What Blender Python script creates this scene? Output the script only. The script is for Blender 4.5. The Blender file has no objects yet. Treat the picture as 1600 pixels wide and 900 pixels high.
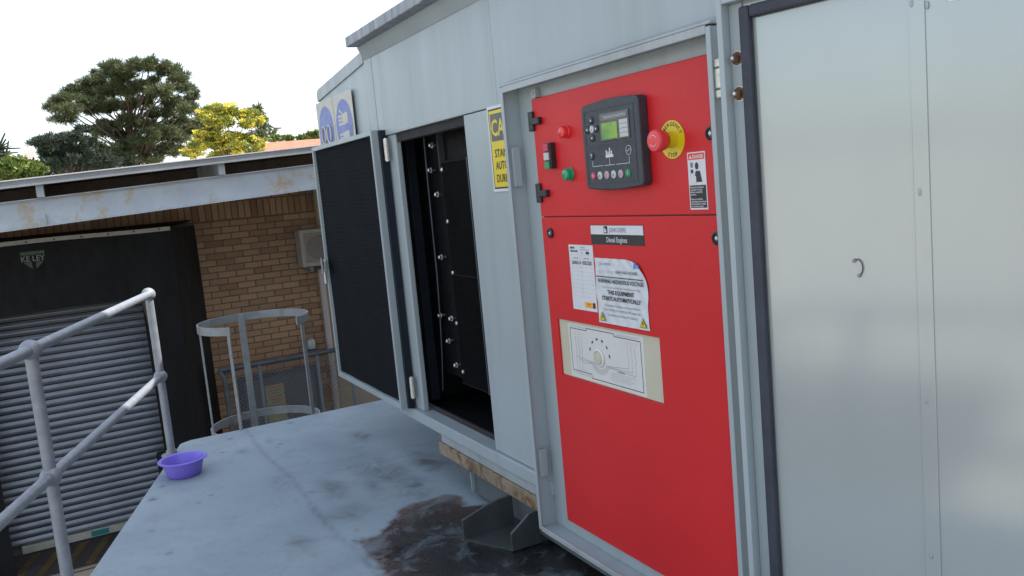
import bpy, bmesh, math, random
import numpy as np
from mathutils import Vector, Matrix

random.seed(7); RNG = np.random.default_rng(7)
S = bpy.context.scene
COL = S.collection

# ------------------------------------------------------------------ camera
F_PX = 1327.0; EYE = 1.35; WALL_DIST = 1.40
CEN = np.array([800.0, 450.0]); VVP = np.array([1770.0, 10970.0])      # vertical vanishing point of the photograph
DN = (VVP - CEN) / np.linalg.norm(VVP - CEN)
PITCH = math.atan(F_PX / np.linalg.norm(VVP - CEN))
RT = np.array([DN[1], -DN[0]]); UPI = -DN
TH = math.radians(27.55)
FW = np.array([-math.cos(TH), math.sin(TH), 0.0]); RV = np.array([math.sin(TH), math.cos(TH), 0.0]); UZ = np.array([0, 0, 1.0])
CAM = np.array([0.0, -WALL_DIST, EYE])
FA = FW * math.cos(PITCH) - UZ * math.sin(PITCH); UA = UZ * math.cos(PITCH) + FW * math.sin(PITCH)

def ray(x, y):
    d = np.array([x, y], float) - CEN
    v = FA * F_PX + RV * (d @ RT) + UA * (d @ UPI)
    return v / np.linalg.norm(v)
def hit(x, y, ax, val):
    r = ray(x, y); return CAM + r * ((val - CAM[ax]) / r[ax])
def wp(x, y, Y=0.0): return hit(x, y, 1, Y)          # onto a plane parallel to the canopy side
def sp(x, y, z=0.0): return hit(x, y, 2, z)          # onto a level plane
def bp(x, y, X): return hit(x, y, 0, X)              # onto a plane parallel to the brick wall
def far(x, y, dist): return CAM + ray(x, y) * dist
def proj(p):
    v = np.asarray(p, float) - CAM; z = v @ FA
    return CEN + RT * (v @ RV * F_PX / z) + UPI * (v @ UA * F_PX / z)

cd = bpy.data.cameras.new('camera'); cam = bpy.data.objects.new('camera', cd); COL.objects.link(cam)
cd.sensor_width = 36.0; cd.lens = F_PX / 1600.0 * 36.0; cd.clip_start = 0.05; cd.clip_end = 6000
cx = RV * RT[0] + UA * UPI[0]; cy = -(RV * RT[1] + UA * UPI[1]); cz = -FA
cam.matrix_world = Matrix(((cx[0], cy[0], cz[0], CAM[0]), (cx[1], cy[1], cz[1], CAM[1]), (cx[2], cy[2], cz[2], CAM[2]), (0, 0, 0, 1)))
S.camera = cam

# ------------------------------------------------------------------ sky, sun, exposure
SUN = Vector((0.30, 1.0, 1.43)).normalized()
wd = bpy.data.worlds.new('World'); S.world = wd; wd.use_nodes = True
nt = wd.node_tree; bg = nt.nodes['Background']
sky = nt.nodes.new('ShaderNodeTexSky'); sky.sky_type = 'NISHITA'; sky.sun_disc = False
sky.sun_elevation = math.asin(SUN.z); sky.sun_rotation = math.atan2(SUN.x, SUN.y)
sky.air_density = 1.0; sky.dust_density = 2.0; sky.ozone_density = 1.0
hz_m = nt.nodes.new('ShaderNodeMix'); hz_m.data_type = 'RGBA'; hz_m.inputs[0].default_value = 0.24      # thin even high haze over the clear sky
nt.links.new(sky.outputs[0], hz_m.inputs[6]); hz_m.inputs[7].default_value = (7.4, 7.3, 7.0, 1)
nt.links.new(hz_m.outputs[2], bg.inputs[0]); bg.inputs[1].default_value = 0.15
sl = bpy.data.lights.new('sun', 'SUN'); sl.energy = 5.0; sl.angle = math.radians(0.53); sl.color = (1.0, 0.94, 0.84)
so = bpy.data.objects.new('sun', sl); COL.objects.link(so); so.location = (0, 0, 20)
so.rotation_euler = SUN.to_track_quat('Z', 'Y').to_euler()
S.view_settings.view_transform = 'Standard'; S.view_settings.look = 'None'
S.view_settings.exposure = 1.02; S.view_settings.gamma = 1.0; S.view_settings.use_curve_mapping = False

# ------------------------------------------------------------------ materials
def new_mat(name):
    m = bpy.data.materials.new(name); m.use_nodes = True
    n = m.node_tree.nodes; l = m.node_tree.links
    return m, n, l, n['Principled BSDF']
def pos(n, l, sc=(1, 1, 1)):
    g = n.new('ShaderNodeNewGeometry'); mp = n.new('ShaderNodeMapping'); mp.inputs['Scale'].default_value = sc
    l.new(g.outputs['Position'], mp.inputs['Vector']); return mp.outputs[0]
def noise(n, l, vec, scale, detail=4, rough=0.55, dist=0.0):
    t = n.new('ShaderNodeTexNoise'); t.inputs['Scale'].default_value = scale; t.inputs['Detail'].default_value = detail
    t.inputs['Roughness'].default_value = rough; t.inputs['Distortion'].default_value = dist
    l.new(vec, t.inputs['Vector']); return t.outputs['Fac']
def ramp(n, l, fac, stops):
    r = n.new('ShaderNodeValToRGB'); e = r.color_ramp.elements
    while len(e) < len(stops): e.new(0.5)
    for i, (p, c) in enumerate(stops):
        e[i].position = p; e[i].color = (c, c, c, 1) if not hasattr(c, '__len__') else (*c, 1)
    l.new(fac, r.inputs[0]); return r.outputs[0]
def mix(n, l, fac, a, b):
    m = n.new('ShaderNodeMix'); m.data_type = 'RGBA'
    for s, v in ((m.inputs[0], fac), (m.inputs[6], a), (m.inputs[7], b)):
        if isinstance(v, (int, float)): s.default_value = v
        elif isinstance(v, (tuple, list)): s.default_value = (*v, 1)
        else: l.new(v, s)
    return m.outputs[2]
def math_n(n, l, op, a, b=None):
    m = n.new('ShaderNodeMath'); m.operation = op
    for s, v in zip(m.inputs, (a, b)):
        if v is None: continue
        if isinstance(v, (int, float)): s.default_value = v
        else: l.new(v, s)
    return m.outputs[0]
def bump(n, l, bs, h, strength, dist=0.002):
    b = n.new('ShaderNodeBump'); b.inputs['Strength'].default_value = strength; b.inputs['Distance'].default_value = dist
    l.new(h, b.inputs['Height']); l.new(b.outputs[0], bs.inputs['Normal'])
def mat(name, col, rough=0.5, metal=0.0, var=0.12, vscale=3.0, bs_=None, bd=0.0015, bst=0.4, spec=0.5, rvar=0.12, stretch=(1, 1, 1), dirt=None, coat=0.0):
    m, n, l, b = new_mat(name)
    p = pos(n, l, stretch)
    f = noise(n, l, p, vscale, 5, 0.6)
    c0 = tuple(max(0, c * (1 - var)) for c in col); c1 = tuple(min(1, c * (1 + var)) for c in col)
    c = ramp(n, l, f, [(0.3, c0), (0.7, c1)])
    if dirt:                                           # (colour, scale, threshold)
        d = noise(n, l, p, dirt[1], 8, 0.7, 0.4)
        c = mix(n, l, ramp(n, l, d, [(dirt[2], 0.0), (dirt[2] + 0.12, 1.0)]), c, dirt[0])
    l.new(c, b.inputs['Base Color'])
    r = noise(n, l, p, vscale * 2.7, 6, 0.65)
    l.new(ramp(n, l, r, [(0.25, max(0.02, rough - rvar)), (0.75, min(1, rough + rvar))]), b.inputs['Roughness'])
    b.inputs['Metallic'].default_value = metal; b.inputs['Specular IOR Level'].default_value = spec
    b.inputs['Coat Weight'].default_value = coat
    if bs_: bump(n, l, b, noise(n, l, p, bs_, 3, 0.5), bst, bd)
    return m

M = {}
def paint_mat(name, col, streak, rough):
    m, n, l, b = new_mat(name); p = pos(n, l); ps = pos(n, l, (1, 1, .10))
    c = ramp(n, l, noise(n, l, p, 1.3, 5), [(0.3, tuple(q * .96 for q in col)), (0.7, tuple(q * 1.04 for q in col))])
    c = mix(n, l, ramp(n, l, noise(n, l, ps, 9, 6, 0.65), [(0.48, 0.0), (0.80, streak)]), c, (0.20, 0.21, 0.20))      # rain runs
    c = mix(n, l, ramp(n, l, noise(n, l, p, 26, 8, 0.75), [(0.66, 0.0), (0.78, streak * .8)]), c, (0.17, 0.15, 0.12))   # grime
    c = mix(n, l, ramp(n, l, noise(n, l, p, 70, 3, 0.5), [(0.74, 0.0), (0.78, streak)]), c, (0.22, 0.13, 0.07))          # rust specks
    l.new(c, b.inputs['Base Color'])
    l.new(ramp(n, l, noise(n, l, ps, 6, 6, 0.7), [(0.3, rough - .07), (0.7, rough + .10)]), b.inputs['Roughness'])
    b1 = n.new('ShaderNodeBump'); b1.inputs['Strength'].default_value = 0.35; b1.inputs['Distance'].default_value = 0.012
    l.new(noise(n, l, p, 2.6, 2, 0.4), b1.inputs['Height'])                                                             # sheet metal waviness
    b2 = n.new('ShaderNodeBump'); b2.inputs['Strength'].default_value = 0.15; b2.inputs['Distance'].default_value = 0.0004
    l.new(noise(n, l, p, 240, 3), b2.inputs['Height']); l.new(b1.outputs[0], b2.inputs['Normal']); l.new(b2.outputs[0], b.inputs['Normal'])
    return m
M['paint'] = paint_mat('grey_paint', (0.325, 0.375, 0.39), 0.35, 0.34)
M['paint_dirty'] = paint_mat('grey_paint_weathered', (0.35, 0.385, 0.395), 0.75, 0.42)
M['paint_lip'] = mat('grey_paint_streaked', (0.24, 0.26, 0.28), 0.5, var=0.4, vscale=16, stretch=(1.6, 1, .25), dirt=((0.12, 0.12, 0.13), 20, 0.6))
M['skid'] = mat('skid_paint', (0.10, 0.12, 0.125), 0.5, var=0.15, vscale=6, dirt=((0.16, 0.10, 0.055), 9, 0.60))
M['skid_dark'] = mat('oily_steel', (0.045, 0.054, 0.056), 0.45, var=0.25, vscale=9, dirt=((0.07, 0.04, 0.02), 16, 0.58))
M['rust'] = mat('rusty_flange', (0.24, 0.19, 0.13), 0.75, var=0.3, vscale=9, bs_=120, dirt=((0.13, 0.06, 0.025), 11, 0.50))
M['door_skin'] = mat('galvanised_skin', (0.40, 0.43, 0.42), 0.14, metal=0.28, var=0.05, vscale=1.6, bs_=300, bd=0.0001, bst=0.05, rvar=0.03, stretch=(1, 1, .5))
M['foam'] = mat('black_foam', (0.007, 0.0085, 0.0105), 0.9, var=0.4, vscale=90, bs_=300, bd=0.002, bst=0.6, spec=0.12)
M['seal'] = mat('rubber_seal', (0.035, 0.04, 0.055), 0.6, var=0.2, vscale=20, bs_=90, spec=0.4)
M['black'] = mat('black_plastic', (0.018, 0.02, 0.023), 0.42, var=0.2, vscale=30, bs_=900, bd=0.0002, bst=0.2)
M['controller'] = mat('charcoal_plastic', (0.035, 0.042, 0.052), 0.5, var=0.08, vscale=30, bs_=1500, bd=0.0001, bst=0.25)
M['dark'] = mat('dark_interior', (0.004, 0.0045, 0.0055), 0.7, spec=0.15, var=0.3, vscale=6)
M['radiator'] = mat('radiator_black', (0.0035, 0.004, 0.005), 0.55, spec=0.15, var=0.3, vscale=12)
M['dark_blue'] = mat('dark_blue_steel', (0.010, 0.016, 0.024), 0.5, spec=0.25, var=0.2, vscale=8)
M['steel'] = mat('bright_steel', (0.55, 0.55, 0.53), 0.35, metal=0.9, var=0.15, vscale=40)
M['zinc'] = mat('zinc_hinge', (0.62, 0.60, 0.54), 0.45, metal=0.6, var=0.2, vscale=60)
M['rustbolt'] = mat('rusty_bolt', (0.16, 0.08, 0.045), 0.7, metal=0.3, var=0.5, vscale=150)
M['galv'] = mat('galvanised_pipe', (0.215, 0.24, 0.27), 0.46, metal=0.25, var=0.16, vscale=22, bs_=120, bd=0.0006, bst=0.2)
M['cage'] = mat('galvanised_flat_bar', (0.21, 0.23, 0.24), 0.55, metal=0.2, var=0.2, vscale=14, dirt=((0.10, 0.11, 0.12), 26, 0.66))
M['purple'] = mat('purple_plastic', (0.20, 0.15, 0.62), 0.38, var=0.05, vscale=9)
M['white'] = mat('white_vinyl', (0.60, 0.615, 0.635), 0.35, var=0.03, vscale=14, bs_=60, bd=0.001, bst=0.25)
M['white2'] = mat('crinkled_white_vinyl', (0.58, 0.605, 0.63), 0.32, var=0.05, vscale=30, bs_=38, bd=0.004, bst=0.55)
M['ink'] = mat('black_ink', (0.02, 0.02, 0.022), 0.5, var=0.1)
M['ink_soft'] = mat('worn_ink', (0.16, 0.16, 0.17), 0.5, var=0.1)
M['ink_faint'] = mat('faint_ink', (0.45, 0.45, 0.45), 0.5, var=0.1)
M['white_ink'] = mat('white_ink', (0.6, 0.6, 0.6), 0.5, var=0.02)
M['yellow'] = mat('yellow_vinyl', (0.66, 0.50, 0.01), 0.35, var=0.05, vscale=10)
M['orange'] = mat('orange_print', (0.80, 0.36, 0.03), 0.4, var=0.05)
M['sign_grey'] = mat('dark_grey_print', (0.09, 0.09, 0.09), 0.4, var=0.1)
M['blue'] = mat('blue_sign', (0.075, 0.115, 0.40), 0.35, var=0.15, vscale=12)
M['cream'] = mat('cream_sign_plate', (0.48, 0.475, 0.41), 0.45, var=0.06, vscale=12)
M['logo_blue'] = mat('light_blue_print', (0.03, 0.26, 0.62), 0.4, var=0.05)
M['beige'] = mat('beige_enamel', (0.50, 0.475, 0.36), 0.35, var=0.04, vscale=9)
M['plate'] = mat('silver_label', (0.60, 0.60, 0.57), 0.35, metal=0.0, var=0.03, vscale=9)
M['red_lens'] = mat('red_lens', (0.72, 0.03, 0.03), 0.15, var=0.05)
M['red_knob'] = mat('red_knob', (0.72, 0.05, 0.06), 0.4, var=0.05)
M['green_lens'] = mat('green_lens', (0.0, 0.28, 0.13), 0.15, var=0.05)
M['white_key'] = mat('pale_key', (0.48, 0.48, 0.48), 0.4, var=0.03)
M['pink_key'] = mat('pink_key', (0.46, 0.32, 0.33), 0.4, var=0.03)
M['red_key'] = mat('red_key', (0.45, 0.04, 0.09), 0.4, var=0.03)
M['green_key'] = mat('green_key', (0.02, 0.25, 0.09), 0.4, var=0.03)
M['screen_dark'] = mat('screen_bezel', (0.06, 0.06, 0.05), 0.12, var=0.4, vscale=60)
M['steel_blue'] = mat('blue_grey_steel', (0.44, 0.50, 0.555), 0.5, var=0.1, vscale=3, dirt=((0.42, 0.36, 0.26), 4.5, 0.52))
M['slat'] = mat('roller_slat', (0.19, 0.212, 0.24), 0.34, metal=0.4, var=0.2, vscale=5, stretch=(1, .4, 1), dirt=((0.16, 0.17, 0.18), 5, 0.62))
M['rubber'] = mat('black_rubber_curtain', (0.005, 0.0055, 0.0065), 0.65, spec=0.25, var=0.4, vscale=5, stretch=(1, 1, .3), bs_=8, bd=0.02, bst=0.3)
M['trim_white'] = mat('white_batten', (0.34, 0.34, 0.30), 0.5, var=0.12, vscale=8)
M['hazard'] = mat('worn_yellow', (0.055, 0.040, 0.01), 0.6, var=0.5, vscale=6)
M['roof_sheet'] = mat('roof_sheet', (0.50, 0.51, 0.51), 0.45, metal=0.2, var=0.08, vscale=4)
M['fascia'] = mat('grey_fascia', (0.22, 0.235, 0.25), 0.6, var=0.15, vscale=4)
M['bay'] = mat('dock_shade_tone', (0.035, 0.034, 0.034), 0.9, var=0.25, vscale=1.5, bs_=60, bd=0.01)  # dark tone that paints shade onto the dock ground
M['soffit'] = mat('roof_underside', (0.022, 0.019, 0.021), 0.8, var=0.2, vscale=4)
M['mortar'] = mat('mortar', (0.105, 0.082, 0.063), 0.95, var=0.2, vscale=9, bs_=80)
M['pilaster'] = mat('beige_render', (0.28, 0.235, 0.17), 0.85, var=0.1, vscale=5, bs_=90)
M['ac'] = mat('ac_casing', (0.25, 0.23, 0.20), 0.5, var=0.08, vscale=7)
M['ac_dark'] = mat('ac_grille', (0.13, 0.12, 0.105), 0.6, var=0.2, vscale=30)
M['pvc'] = mat('pvc_pipe', (0.30, 0.28, 0.275), 0.5, var=0.08, vscale=5)
M['grey_door'] = mat('grey_steel_door', (0.09, 0.097, 0.105), 0.5, var=0.12, vscale=3)
M['pipe_dark'] = mat('dark_pipe', (0.07, 0.085, 0.10), 0.5, metal=0.3, var=0.2, vscale=9)
M['fence_post'] = mat('dull_blue_grey_pipe', (0.10, 0.125, 0.15), 0.5, var=0.15, vscale=6)
M['wire'] = mat('fence_wire', (0.16, 0.17, 0.18), 0.6, metal=0.3, var=0.1)
M['notice'] = mat('yellowed_notice', (0.27, 0.26, 0.15), 0.5, var=0.08, vscale=9)
M['red_ink'] = mat('red_ink', (0.45, 0.06, 0.04), 0.5, var=0.1)
M['emblem_green'] = mat('faded_green_print', (0.028, 0.075, 0.025), 0.5, var=0.3, vscale=20)
M['teal'] = mat('teal_label', (0.01, 0.16, 0.17), 0.5, var=0.05)
M['ground'] = mat('yard_concrete', (0.36, 0.34, 0.305), 0.9, var=0.25, vscale=1.2, bs_=60, bd=0.01)
M['bark'] = mat('bark', (0.11, 0.075, 0.05), 0.9, var=0.3, vscale=6)
M['tile_roof'] = mat('terracotta_roof', (0.42, 0.13, 0.08), 0.8, var=0.2, vscale=2)
M['house_wall'] = mat('pale_plaster', (0.60, 0.52, 0.46), 0.85, var=0.06, vscale=1)
M['pink_wall'] = mat('pink_plaster', (0.60, 0.30, 0.25), 0.85, var=0.06, vscale=1)
M['glass'] = mat('window_glass', (0.03, 0.04, 0.05), 0.1, var=0.1)
M['glassy'] = mat('lamp_glass', (0.28, 0.30, 0.30), 0.15, var=0.05)

def red_powder():
    m, n, l, b = new_mat('red_powder_coat'); p = pos(n, l)
    f = noise(n, l, p, 260, 3, 0.6); f2 = noise(n, l, p, 1.7, 4)
    c = ramp(n, l, f2, [(0.3, (0.53, 0.013, 0.016)), (0.7, (0.61, 0.017, 0.020))])
    l.new(mix(n, l, math_n(n, l, 'MULTIPLY', ramp(n, l, f, [(0.45, 0.0), (0.75, 1.0)]), 0.30), c, (0.36, 0.012, 0.018)), b.inputs['Base Color'])
    b.inputs['Roughness'].default_value = 0.40; b.inputs['Specular IOR Level'].default_value = 0.35
    bump(n, l, b, f, 0.5, 0.0017); return m
M['red'] = red_powder()

def brick_mat():
    m, n, l, b = new_mat('face_brick'); p = pos(n, l)
    oi = n.new('ShaderNodeObjectInfo'); at = n.new('ShaderNodeAttribute'); at.attribute_name = 'tone'
    rnd = math_n(n, l, 'FRACT', math_n(n, l, 'ADD', oi.outputs['Random'], at.outputs['Fac']))
    c = ramp(n, l, rnd, [(0.0, (0.20, 0.122, 0.070)), (0.35, (0.27, 0.172, 0.097)), (0.7, (0.31, 0.205, 0.115)), (0.93, (0.25, 0.143, 0.08)), (1.0, (0.16, 0.07, 0.04))])
    f = noise(n, l, p, 55, 6, 0.7)
    l.new(mix(n, l, ramp(n, l, f, [(0.4, 0.0), (0.75, 0.5)]), c, (0.16, 0.09, 0.055)), b.inputs['Base Color'])
    b.inputs['Roughness'].default_value = 0.85; bump(n, l, b, f, 0.5, 0.004); return m
M['brick'] = brick_mat()

def slab_mat():
    m, n, l, b = new_mat('painted_concrete'); p = pos(n, l)
    f = noise(n, l, p, 1.8, 6, 0.6, 0.5); f2 = noise(n, l, p, 38, 8, 0.75); f3 = noise(n, l, p, 8, 8, 0.7, 0.8)
    c = ramp(n, l, f, [(0.3, (0.215, 0.275, 0.318)), (0.7, (0.28, 0.35, 0.388))])
    c = mix(n, l, ramp(n, l, f2, [(0.52, 0.0), (0.8, 0.35)]), c, (0.15, 0.175, 0.205))
    c = mix(n, l, ramp(n, l, f3, [(0.52, 0.0), (0.72, 0.5)]), c, (0.18, 0.215, 0.25))
    a = n.new('ShaderNodeAttribute'); a.attribute_name = 'dirt'
    dm = math_n(n, l, 'MULTIPLY', a.outputs['Fac'], ramp(n, l, f3, [(0.30, 0.0), (0.62, 1.0)]))
    c = mix(n, l, dm, c, (0.035, 0.036, 0.036))
    j = n.new('ShaderNodeAttribute'); j.attribute_name = 'joint'
    c = mix(n, l, math_n(n, l, 'MULTIPLY', j.outputs['Fac'], ramp(n, l, noise(n, l, p, 9, 4), [(0.35, 0.05), (0.6, 0.45)])), c, (0.07, 0.08, 0.088))
    o = n.new('ShaderNodeAttribute'); o.attribute_name = 'oil'        # signed distance in metres, positive inside the spill
    wob = math_n(n, l, 'MULTIPLY', math_n(n, l, 'SUBTRACT', noise(n, l, p, 14, 8, 0.7), 0.5), 0.10)
    d = math_n(n, l, 'ADD', o.outputs['Fac'], wob)
    mask = ramp(n, l, math_n(n, l, 'ADD', math_n(n, l, 'MULTIPLY', d, 8.0), 0.5), [(0.36, 0.0), (0.60, 0.96)])
    deep = ramp(n, l, math_n(n, l, 'ADD', math_n(n, l, 'MULTIPLY', d, 2.2), 0.3), [(0.30, (0.060, 0.027, 0.017)), (0.50, (0.022, 0.011, 0.009)), (0.8, (0.008, 0.006, 0.006))])
    patch = ramp(n, l, noise(n, l, p, 6.5, 9, 0.72, 0.6), [(0.34, 0.55), (0.50, 1.0)])
    mask = math_n(n, l, 'MULTIPLY', mask, patch)
    c = mix(n, l, mask, c, deep)
    l.new(c, b.inputs['Base Color'])
    wetr = ramp(n, l, noise(n, l, p, 5, 6, 0.7), [(0.40, 0.42), (0.62, 0.07)])
    rr = mix(n, l, mask, (0.72, 0.72, 0.72), wetr); l.new(rr, b.inputs['Roughness'])
    bump(n, l, b, f2, 0.35, 0.003); return m
M['slab'] = slab_mat()

def leaf_mat(name, c0, c1, c2, sc=0.9):
    m, n, l, b = new_mat(name); p = pos(n, l)
    a = n.new('ShaderNodeAttribute'); a.attribute_name = 'tone'
    l.new(ramp(n, l, a.outputs['Fac'], [(0.0, c0), (0.55, c1), (1.0, c2)]), b.inputs['Base Color'])
    b.inputs['Roughness'].default_value = 0.6; b.inputs['Specular IOR Level'].default_value = 0.3
    b.inputs['Transmission Weight'].default_value = 0.0
    tr = n.new('ShaderNodeBsdfTranslucent'); ms = n.new('ShaderNodeMixShader'); ms.inputs[0].default_value = 0.25
    l.new(ramp(n, l, a.outputs['Fac'], [(0.0, c0), (1.0, c2)]), tr.inputs[0])
    l.new(b.outputs[0], ms.inputs[1]); l.new(tr.outputs[0], ms.inputs[2]); l.new(ms.outputs[0], n['Material Output'].inputs[0]); return m
M['pine'] = leaf_mat('pine_needles', (0.032, 0.045, 0.020), (0.075, 0.095, 0.040), (0.15, 0.165, 0.075))
M['pine_dark'] = leaf_mat('dark_needles', (0.016, 0.028, 0.020), (0.03, 0.046, 0.03), (0.055, 0.07, 0.042))
M['leaf'] = leaf_mat('green_leaves', (0.12, 0.15, 0.03), (0.24, 0.27, 0.05), (0.36, 0.38, 0.09))
M['shrub'] = leaf_mat('shrub_leaves', (0.05, 0.085, 0.02), (0.10, 0.15, 0.03), (0.18, 0.23, 0.05))
M['blossom'] = leaf_mat('yellow_blossom', (0.55, 0.44, 0.03), (0.72, 0.60, 0.06), (0.78, 0.70, 0.16))

def screen_mat():
    m, n, l, b = new_mat('green_screen'); p = pos(n, l)
    f = noise(n, l, p, 22, 4, 0.5, 0.6)
    c = ramp(n, l, f, [(0.3, (0.035, 0.12, 0.025)), (0.5, (0.09, 0.20, 0.02)), (0.7, (0.16, 0.24, 0.02))])
    l.new(c, b.inputs['Base Color']); b.inputs['Roughness'].default_value = 0.12
    l.new(c, b.inputs['Emission Color']); b.inputs['Emission Strength'].default_value = 0.35; return m
M['screen'] = screen_mat()

# ------------------------------------------------------------------ mesh helpers
class MB:
    def __init__(s): s.v = []; s.f = []
    def add(s, vs, fs):
        o = len(s.v); s.v += [tuple(map(float, q)) for q in vs]; s.f += [tuple(i + o for i in q) for q in fs]; return s
    def box(s, x0, x1, y0, y1, z0, z1):
        return s.add([(x0, y0, z0), (x1, y0, z0), (x1, y1, z0), (x0, y1, z0), (x0, y0, z1), (x1, y0, z1), (x1, y1, z1), (x0, y1, z1)],
                     [(0, 3, 2, 1), (4, 5, 6, 7), (0, 1, 5, 4), (1, 2, 6, 5), (2, 3, 7, 6), (3, 0, 4, 7)])
    def prism(s, pts, off):                            # polygon extruded along a vector
        n = len(pts); off = np.asarray(off, float); p = [np.asarray(q, float) for q in pts]
        return s.add(p + [q + off for q in p], [tuple(range(n)), tuple(range(2 * n - 1, n - 1, -1))] + [(i, n + i, n + (i + 1) % n, (i + 1) % n) for i in range(n)])
    def poly(s, pts): return s.add(pts, [tuple(range(len(pts)))])
    def tube(s, pts, r, seg=12, cap=True):
        pts = [np.asarray(p, float) for p in pts]; rs = r if hasattr(r, '__len__') else [r] * len(pts)
        vs = []; u = None
        for i, p in enumerate(pts):
            t = pts[min(i + 1, len(pts) - 1)] - pts[max(i - 1, 0)]; t = t / (np.linalg.norm(t) + 1e-12)
            if u is None:
                a = np.array([0, 0, 1.0]) if abs(t[2]) < 0.9 else np.array([1.0, 0, 0]); u = np.cross(t, a)
            u = u - t * (u @ t); u /= np.linalg.norm(u) + 1e-12; w = np.cross(t, u)
            vs += [p + rs[i] * (u * math.cos(2 * math.pi * k / seg) + w * math.sin(2 * math.pi * k / seg)) for k in range(seg)]
        fs = [(i * seg + k, i * seg + (k + 1) % seg, (i + 1) * seg + (k + 1) % seg, (i + 1) * seg + k) for i in range(len(pts) - 1) for k in range(seg)]
        if cap: fs += [tuple(range(seg - 1, -1, -1)), tuple(range((len(pts) - 1) * seg, len(pts) * seg))]
        return s.add(vs, fs)
    def lathe(s, prof, c, axis=(0, 0, 1), seg=24):      # prof: (radius, distance along axis)
        a = np.asarray(axis, float); a /= np.linalg.norm(a); c = np.asarray(c, float)
        h = np.array([0, 0, 1.0]) if abs(a[2]) < 0.9 else np.array([1.0, 0, 0]); u = np.cross(a, h); u /= np.linalg.norm(u); w = np.cross(a, u)
        vs = [c + a * d + r * (u * math.cos(2 * math.pi * k / seg) + w * math.sin(2 * math.pi * k / seg)) for r, d in prof for k in range(seg)]
        n = len(prof)
        fs = [(i * seg + k, i * seg + (k + 1) % seg, (i + 1) * seg + (k + 1) % seg, (i + 1) * seg + k) for i in range(n - 1) for k in range(seg)]
        fs += [tuple(range(seg - 1, -1, -1)), tuple(range((n - 1) * seg, n * seg))]
        return s.add(vs, fs)
    def ball(s, c, r, seg=16, squash=(1, 1, 1)):
        c = np.asarray(c, float); rings = seg // 2; vs = []; fs = []
        for i in range(1, rings):
            t = math.pi * i / rings
            vs += [c + r * np.array([math.sin(t) * math.cos(2 * math.pi * k / seg) * squash[0], math.sin(t) * math.sin(2 * math.pi * k / seg) * squash[1], math.cos(t) * squash[2]]) for k in range(seg)]
        a = len(vs); vs += [c + (0, 0, r * squash[2]), c - (0, 0, r * squash[2])]
        fs += [((i) * seg + k, (i + 1) * seg + k, (i + 1) * seg + (k + 1) % seg, i * seg + (k + 1) % seg) for i in range(rings - 2) for k in range(seg)]
        fs += [(a, k, (k + 1) % seg) for k in range(seg)] + [(a + 1, (rings - 2) * seg + (k + 1) % seg, (rings - 2) * seg + k) for k in range(seg)]
        return s.add(vs, fs)

def finish(me, smooth, bevel):
    bm = bmesh.new(); bm.from_mesh(me)
    bmesh.ops.recalc_face_normals(bm, faces=bm.faces)
    if bevel:
        ed = [e for e in bm.edges if len(e.link_faces) == 2 and e.calc_face_angle(0) > 0.5]
        bmesh.ops.bevel(bm, geom=ed, offset=bevel, segments=2, profile=0.5, affect='EDGES', clamp_overlap=True)
    if smooth:
        for f in bm.faces: f.smooth = True
        for e in bm.edges:
            if len(e.link_faces) != 2 or e.calc_face_angle(0) > 0.7: e.smooth = False
    bm.to_mesh(me); bm.free()

BASE = {}
def obj(name, mb, m, parent=None, smooth=False, bevel=0.0, origin=None, recalc=True):
    """Mesh given in world coordinates; linked as one object, origin at the parent's base or at `origin`."""
    me = bpy.data.meshes.new(name)
    if parent is not None: org = np.array(BASE[parent.name])
    elif origin is not None: org = np.array(origin, float)
    else:
        a = np.array(mb.v); org = np.array([(a[:, 0].min() + a[:, 0].max()) / 2, (a[:, 1].min() + a[:, 1].max()) / 2, a[:, 2].min()])
    me.from_pydata([tuple(np.array(q) - org) for q in mb.v], [], mb.f)
    if recalc or smooth or bevel: finish(me, smooth, bevel)
    me.materials.append(M[m]); o = bpy.data.objects.new(name, me); COL.objects.link(o)
    if parent is not None: o.parent = parent; o.location = (0, 0, 0)
    else: o.location = org
    BASE[o.name] = tuple(org); return o
def tag(o, label=None, cat=None, group=None, kind=None):
    for k, v in (('label', label), ('category', cat), ('group', group), ('kind', kind)):
        if v: o[k] = v
    return o
def thing(name, loc, label, cat, group=None):
    o = bpy.data.objects.new(name, None); COL.objects.link(o); o.location = tuple(loc); o.empty_display_size = 0.1
    BASE[o.name] = tuple(map(float, loc)); return tag(o, label, cat, group)
def B(*a): return MB().box(*a)
def text_mb(s, org, ux, uy, h, w=None, bold=0.0, align='LEFT'):
    """Lettering as flat mesh: cap height h, optional fitted width w, lower left at org."""
    cu = bpy.data.curves.new('t', 'FONT'); cu.body = s; cu.size = 1.0; cu.offset = bold; cu.resolution_u = 2
    o = bpy.data.objects.new('t', cu); COL.objects.link(o)
    dg = bpy.context.evaluated_depsgraph_get(); me = bpy.data.meshes.new_from_object(o.evaluated_get(dg))
    v = np.array([q.co[:] for q in me.vertices]); fs = [tuple(p.vertices) for p in me.polygons]
    bpy.data.objects.remove(o); bpy.data.curves.remove(cu); bpy.data.meshes.remove(me)
    x0, x1 = v[:, 0].min(), v[:, 0].max(); k = h / 0.69
    sx = (w / (x1 - x0)) if w else k
    dx = {'LEFT': 0.0, 'CENTER': -(x1 - x0) * sx / 2, 'RIGHT': -(x1 - x0) * sx}[align]
    org = np.asarray(org, float); ux = np.asarray(ux, float); uy = np.asarray(uy, float)
    mb = MB(); mb.add([org + ux * ((q[0] - x0) * sx + dx) + uy * (q[1] * k) for q in v], fs); return mb
def lettering(s, org, ux, uy, h, m, parent, w=None, bold=0.0, align='LEFT', name='lettering'):
    return obj(name, text_mb(s, org, ux, uy, h, w, bold, align), m, parent, recalc=False)
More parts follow.
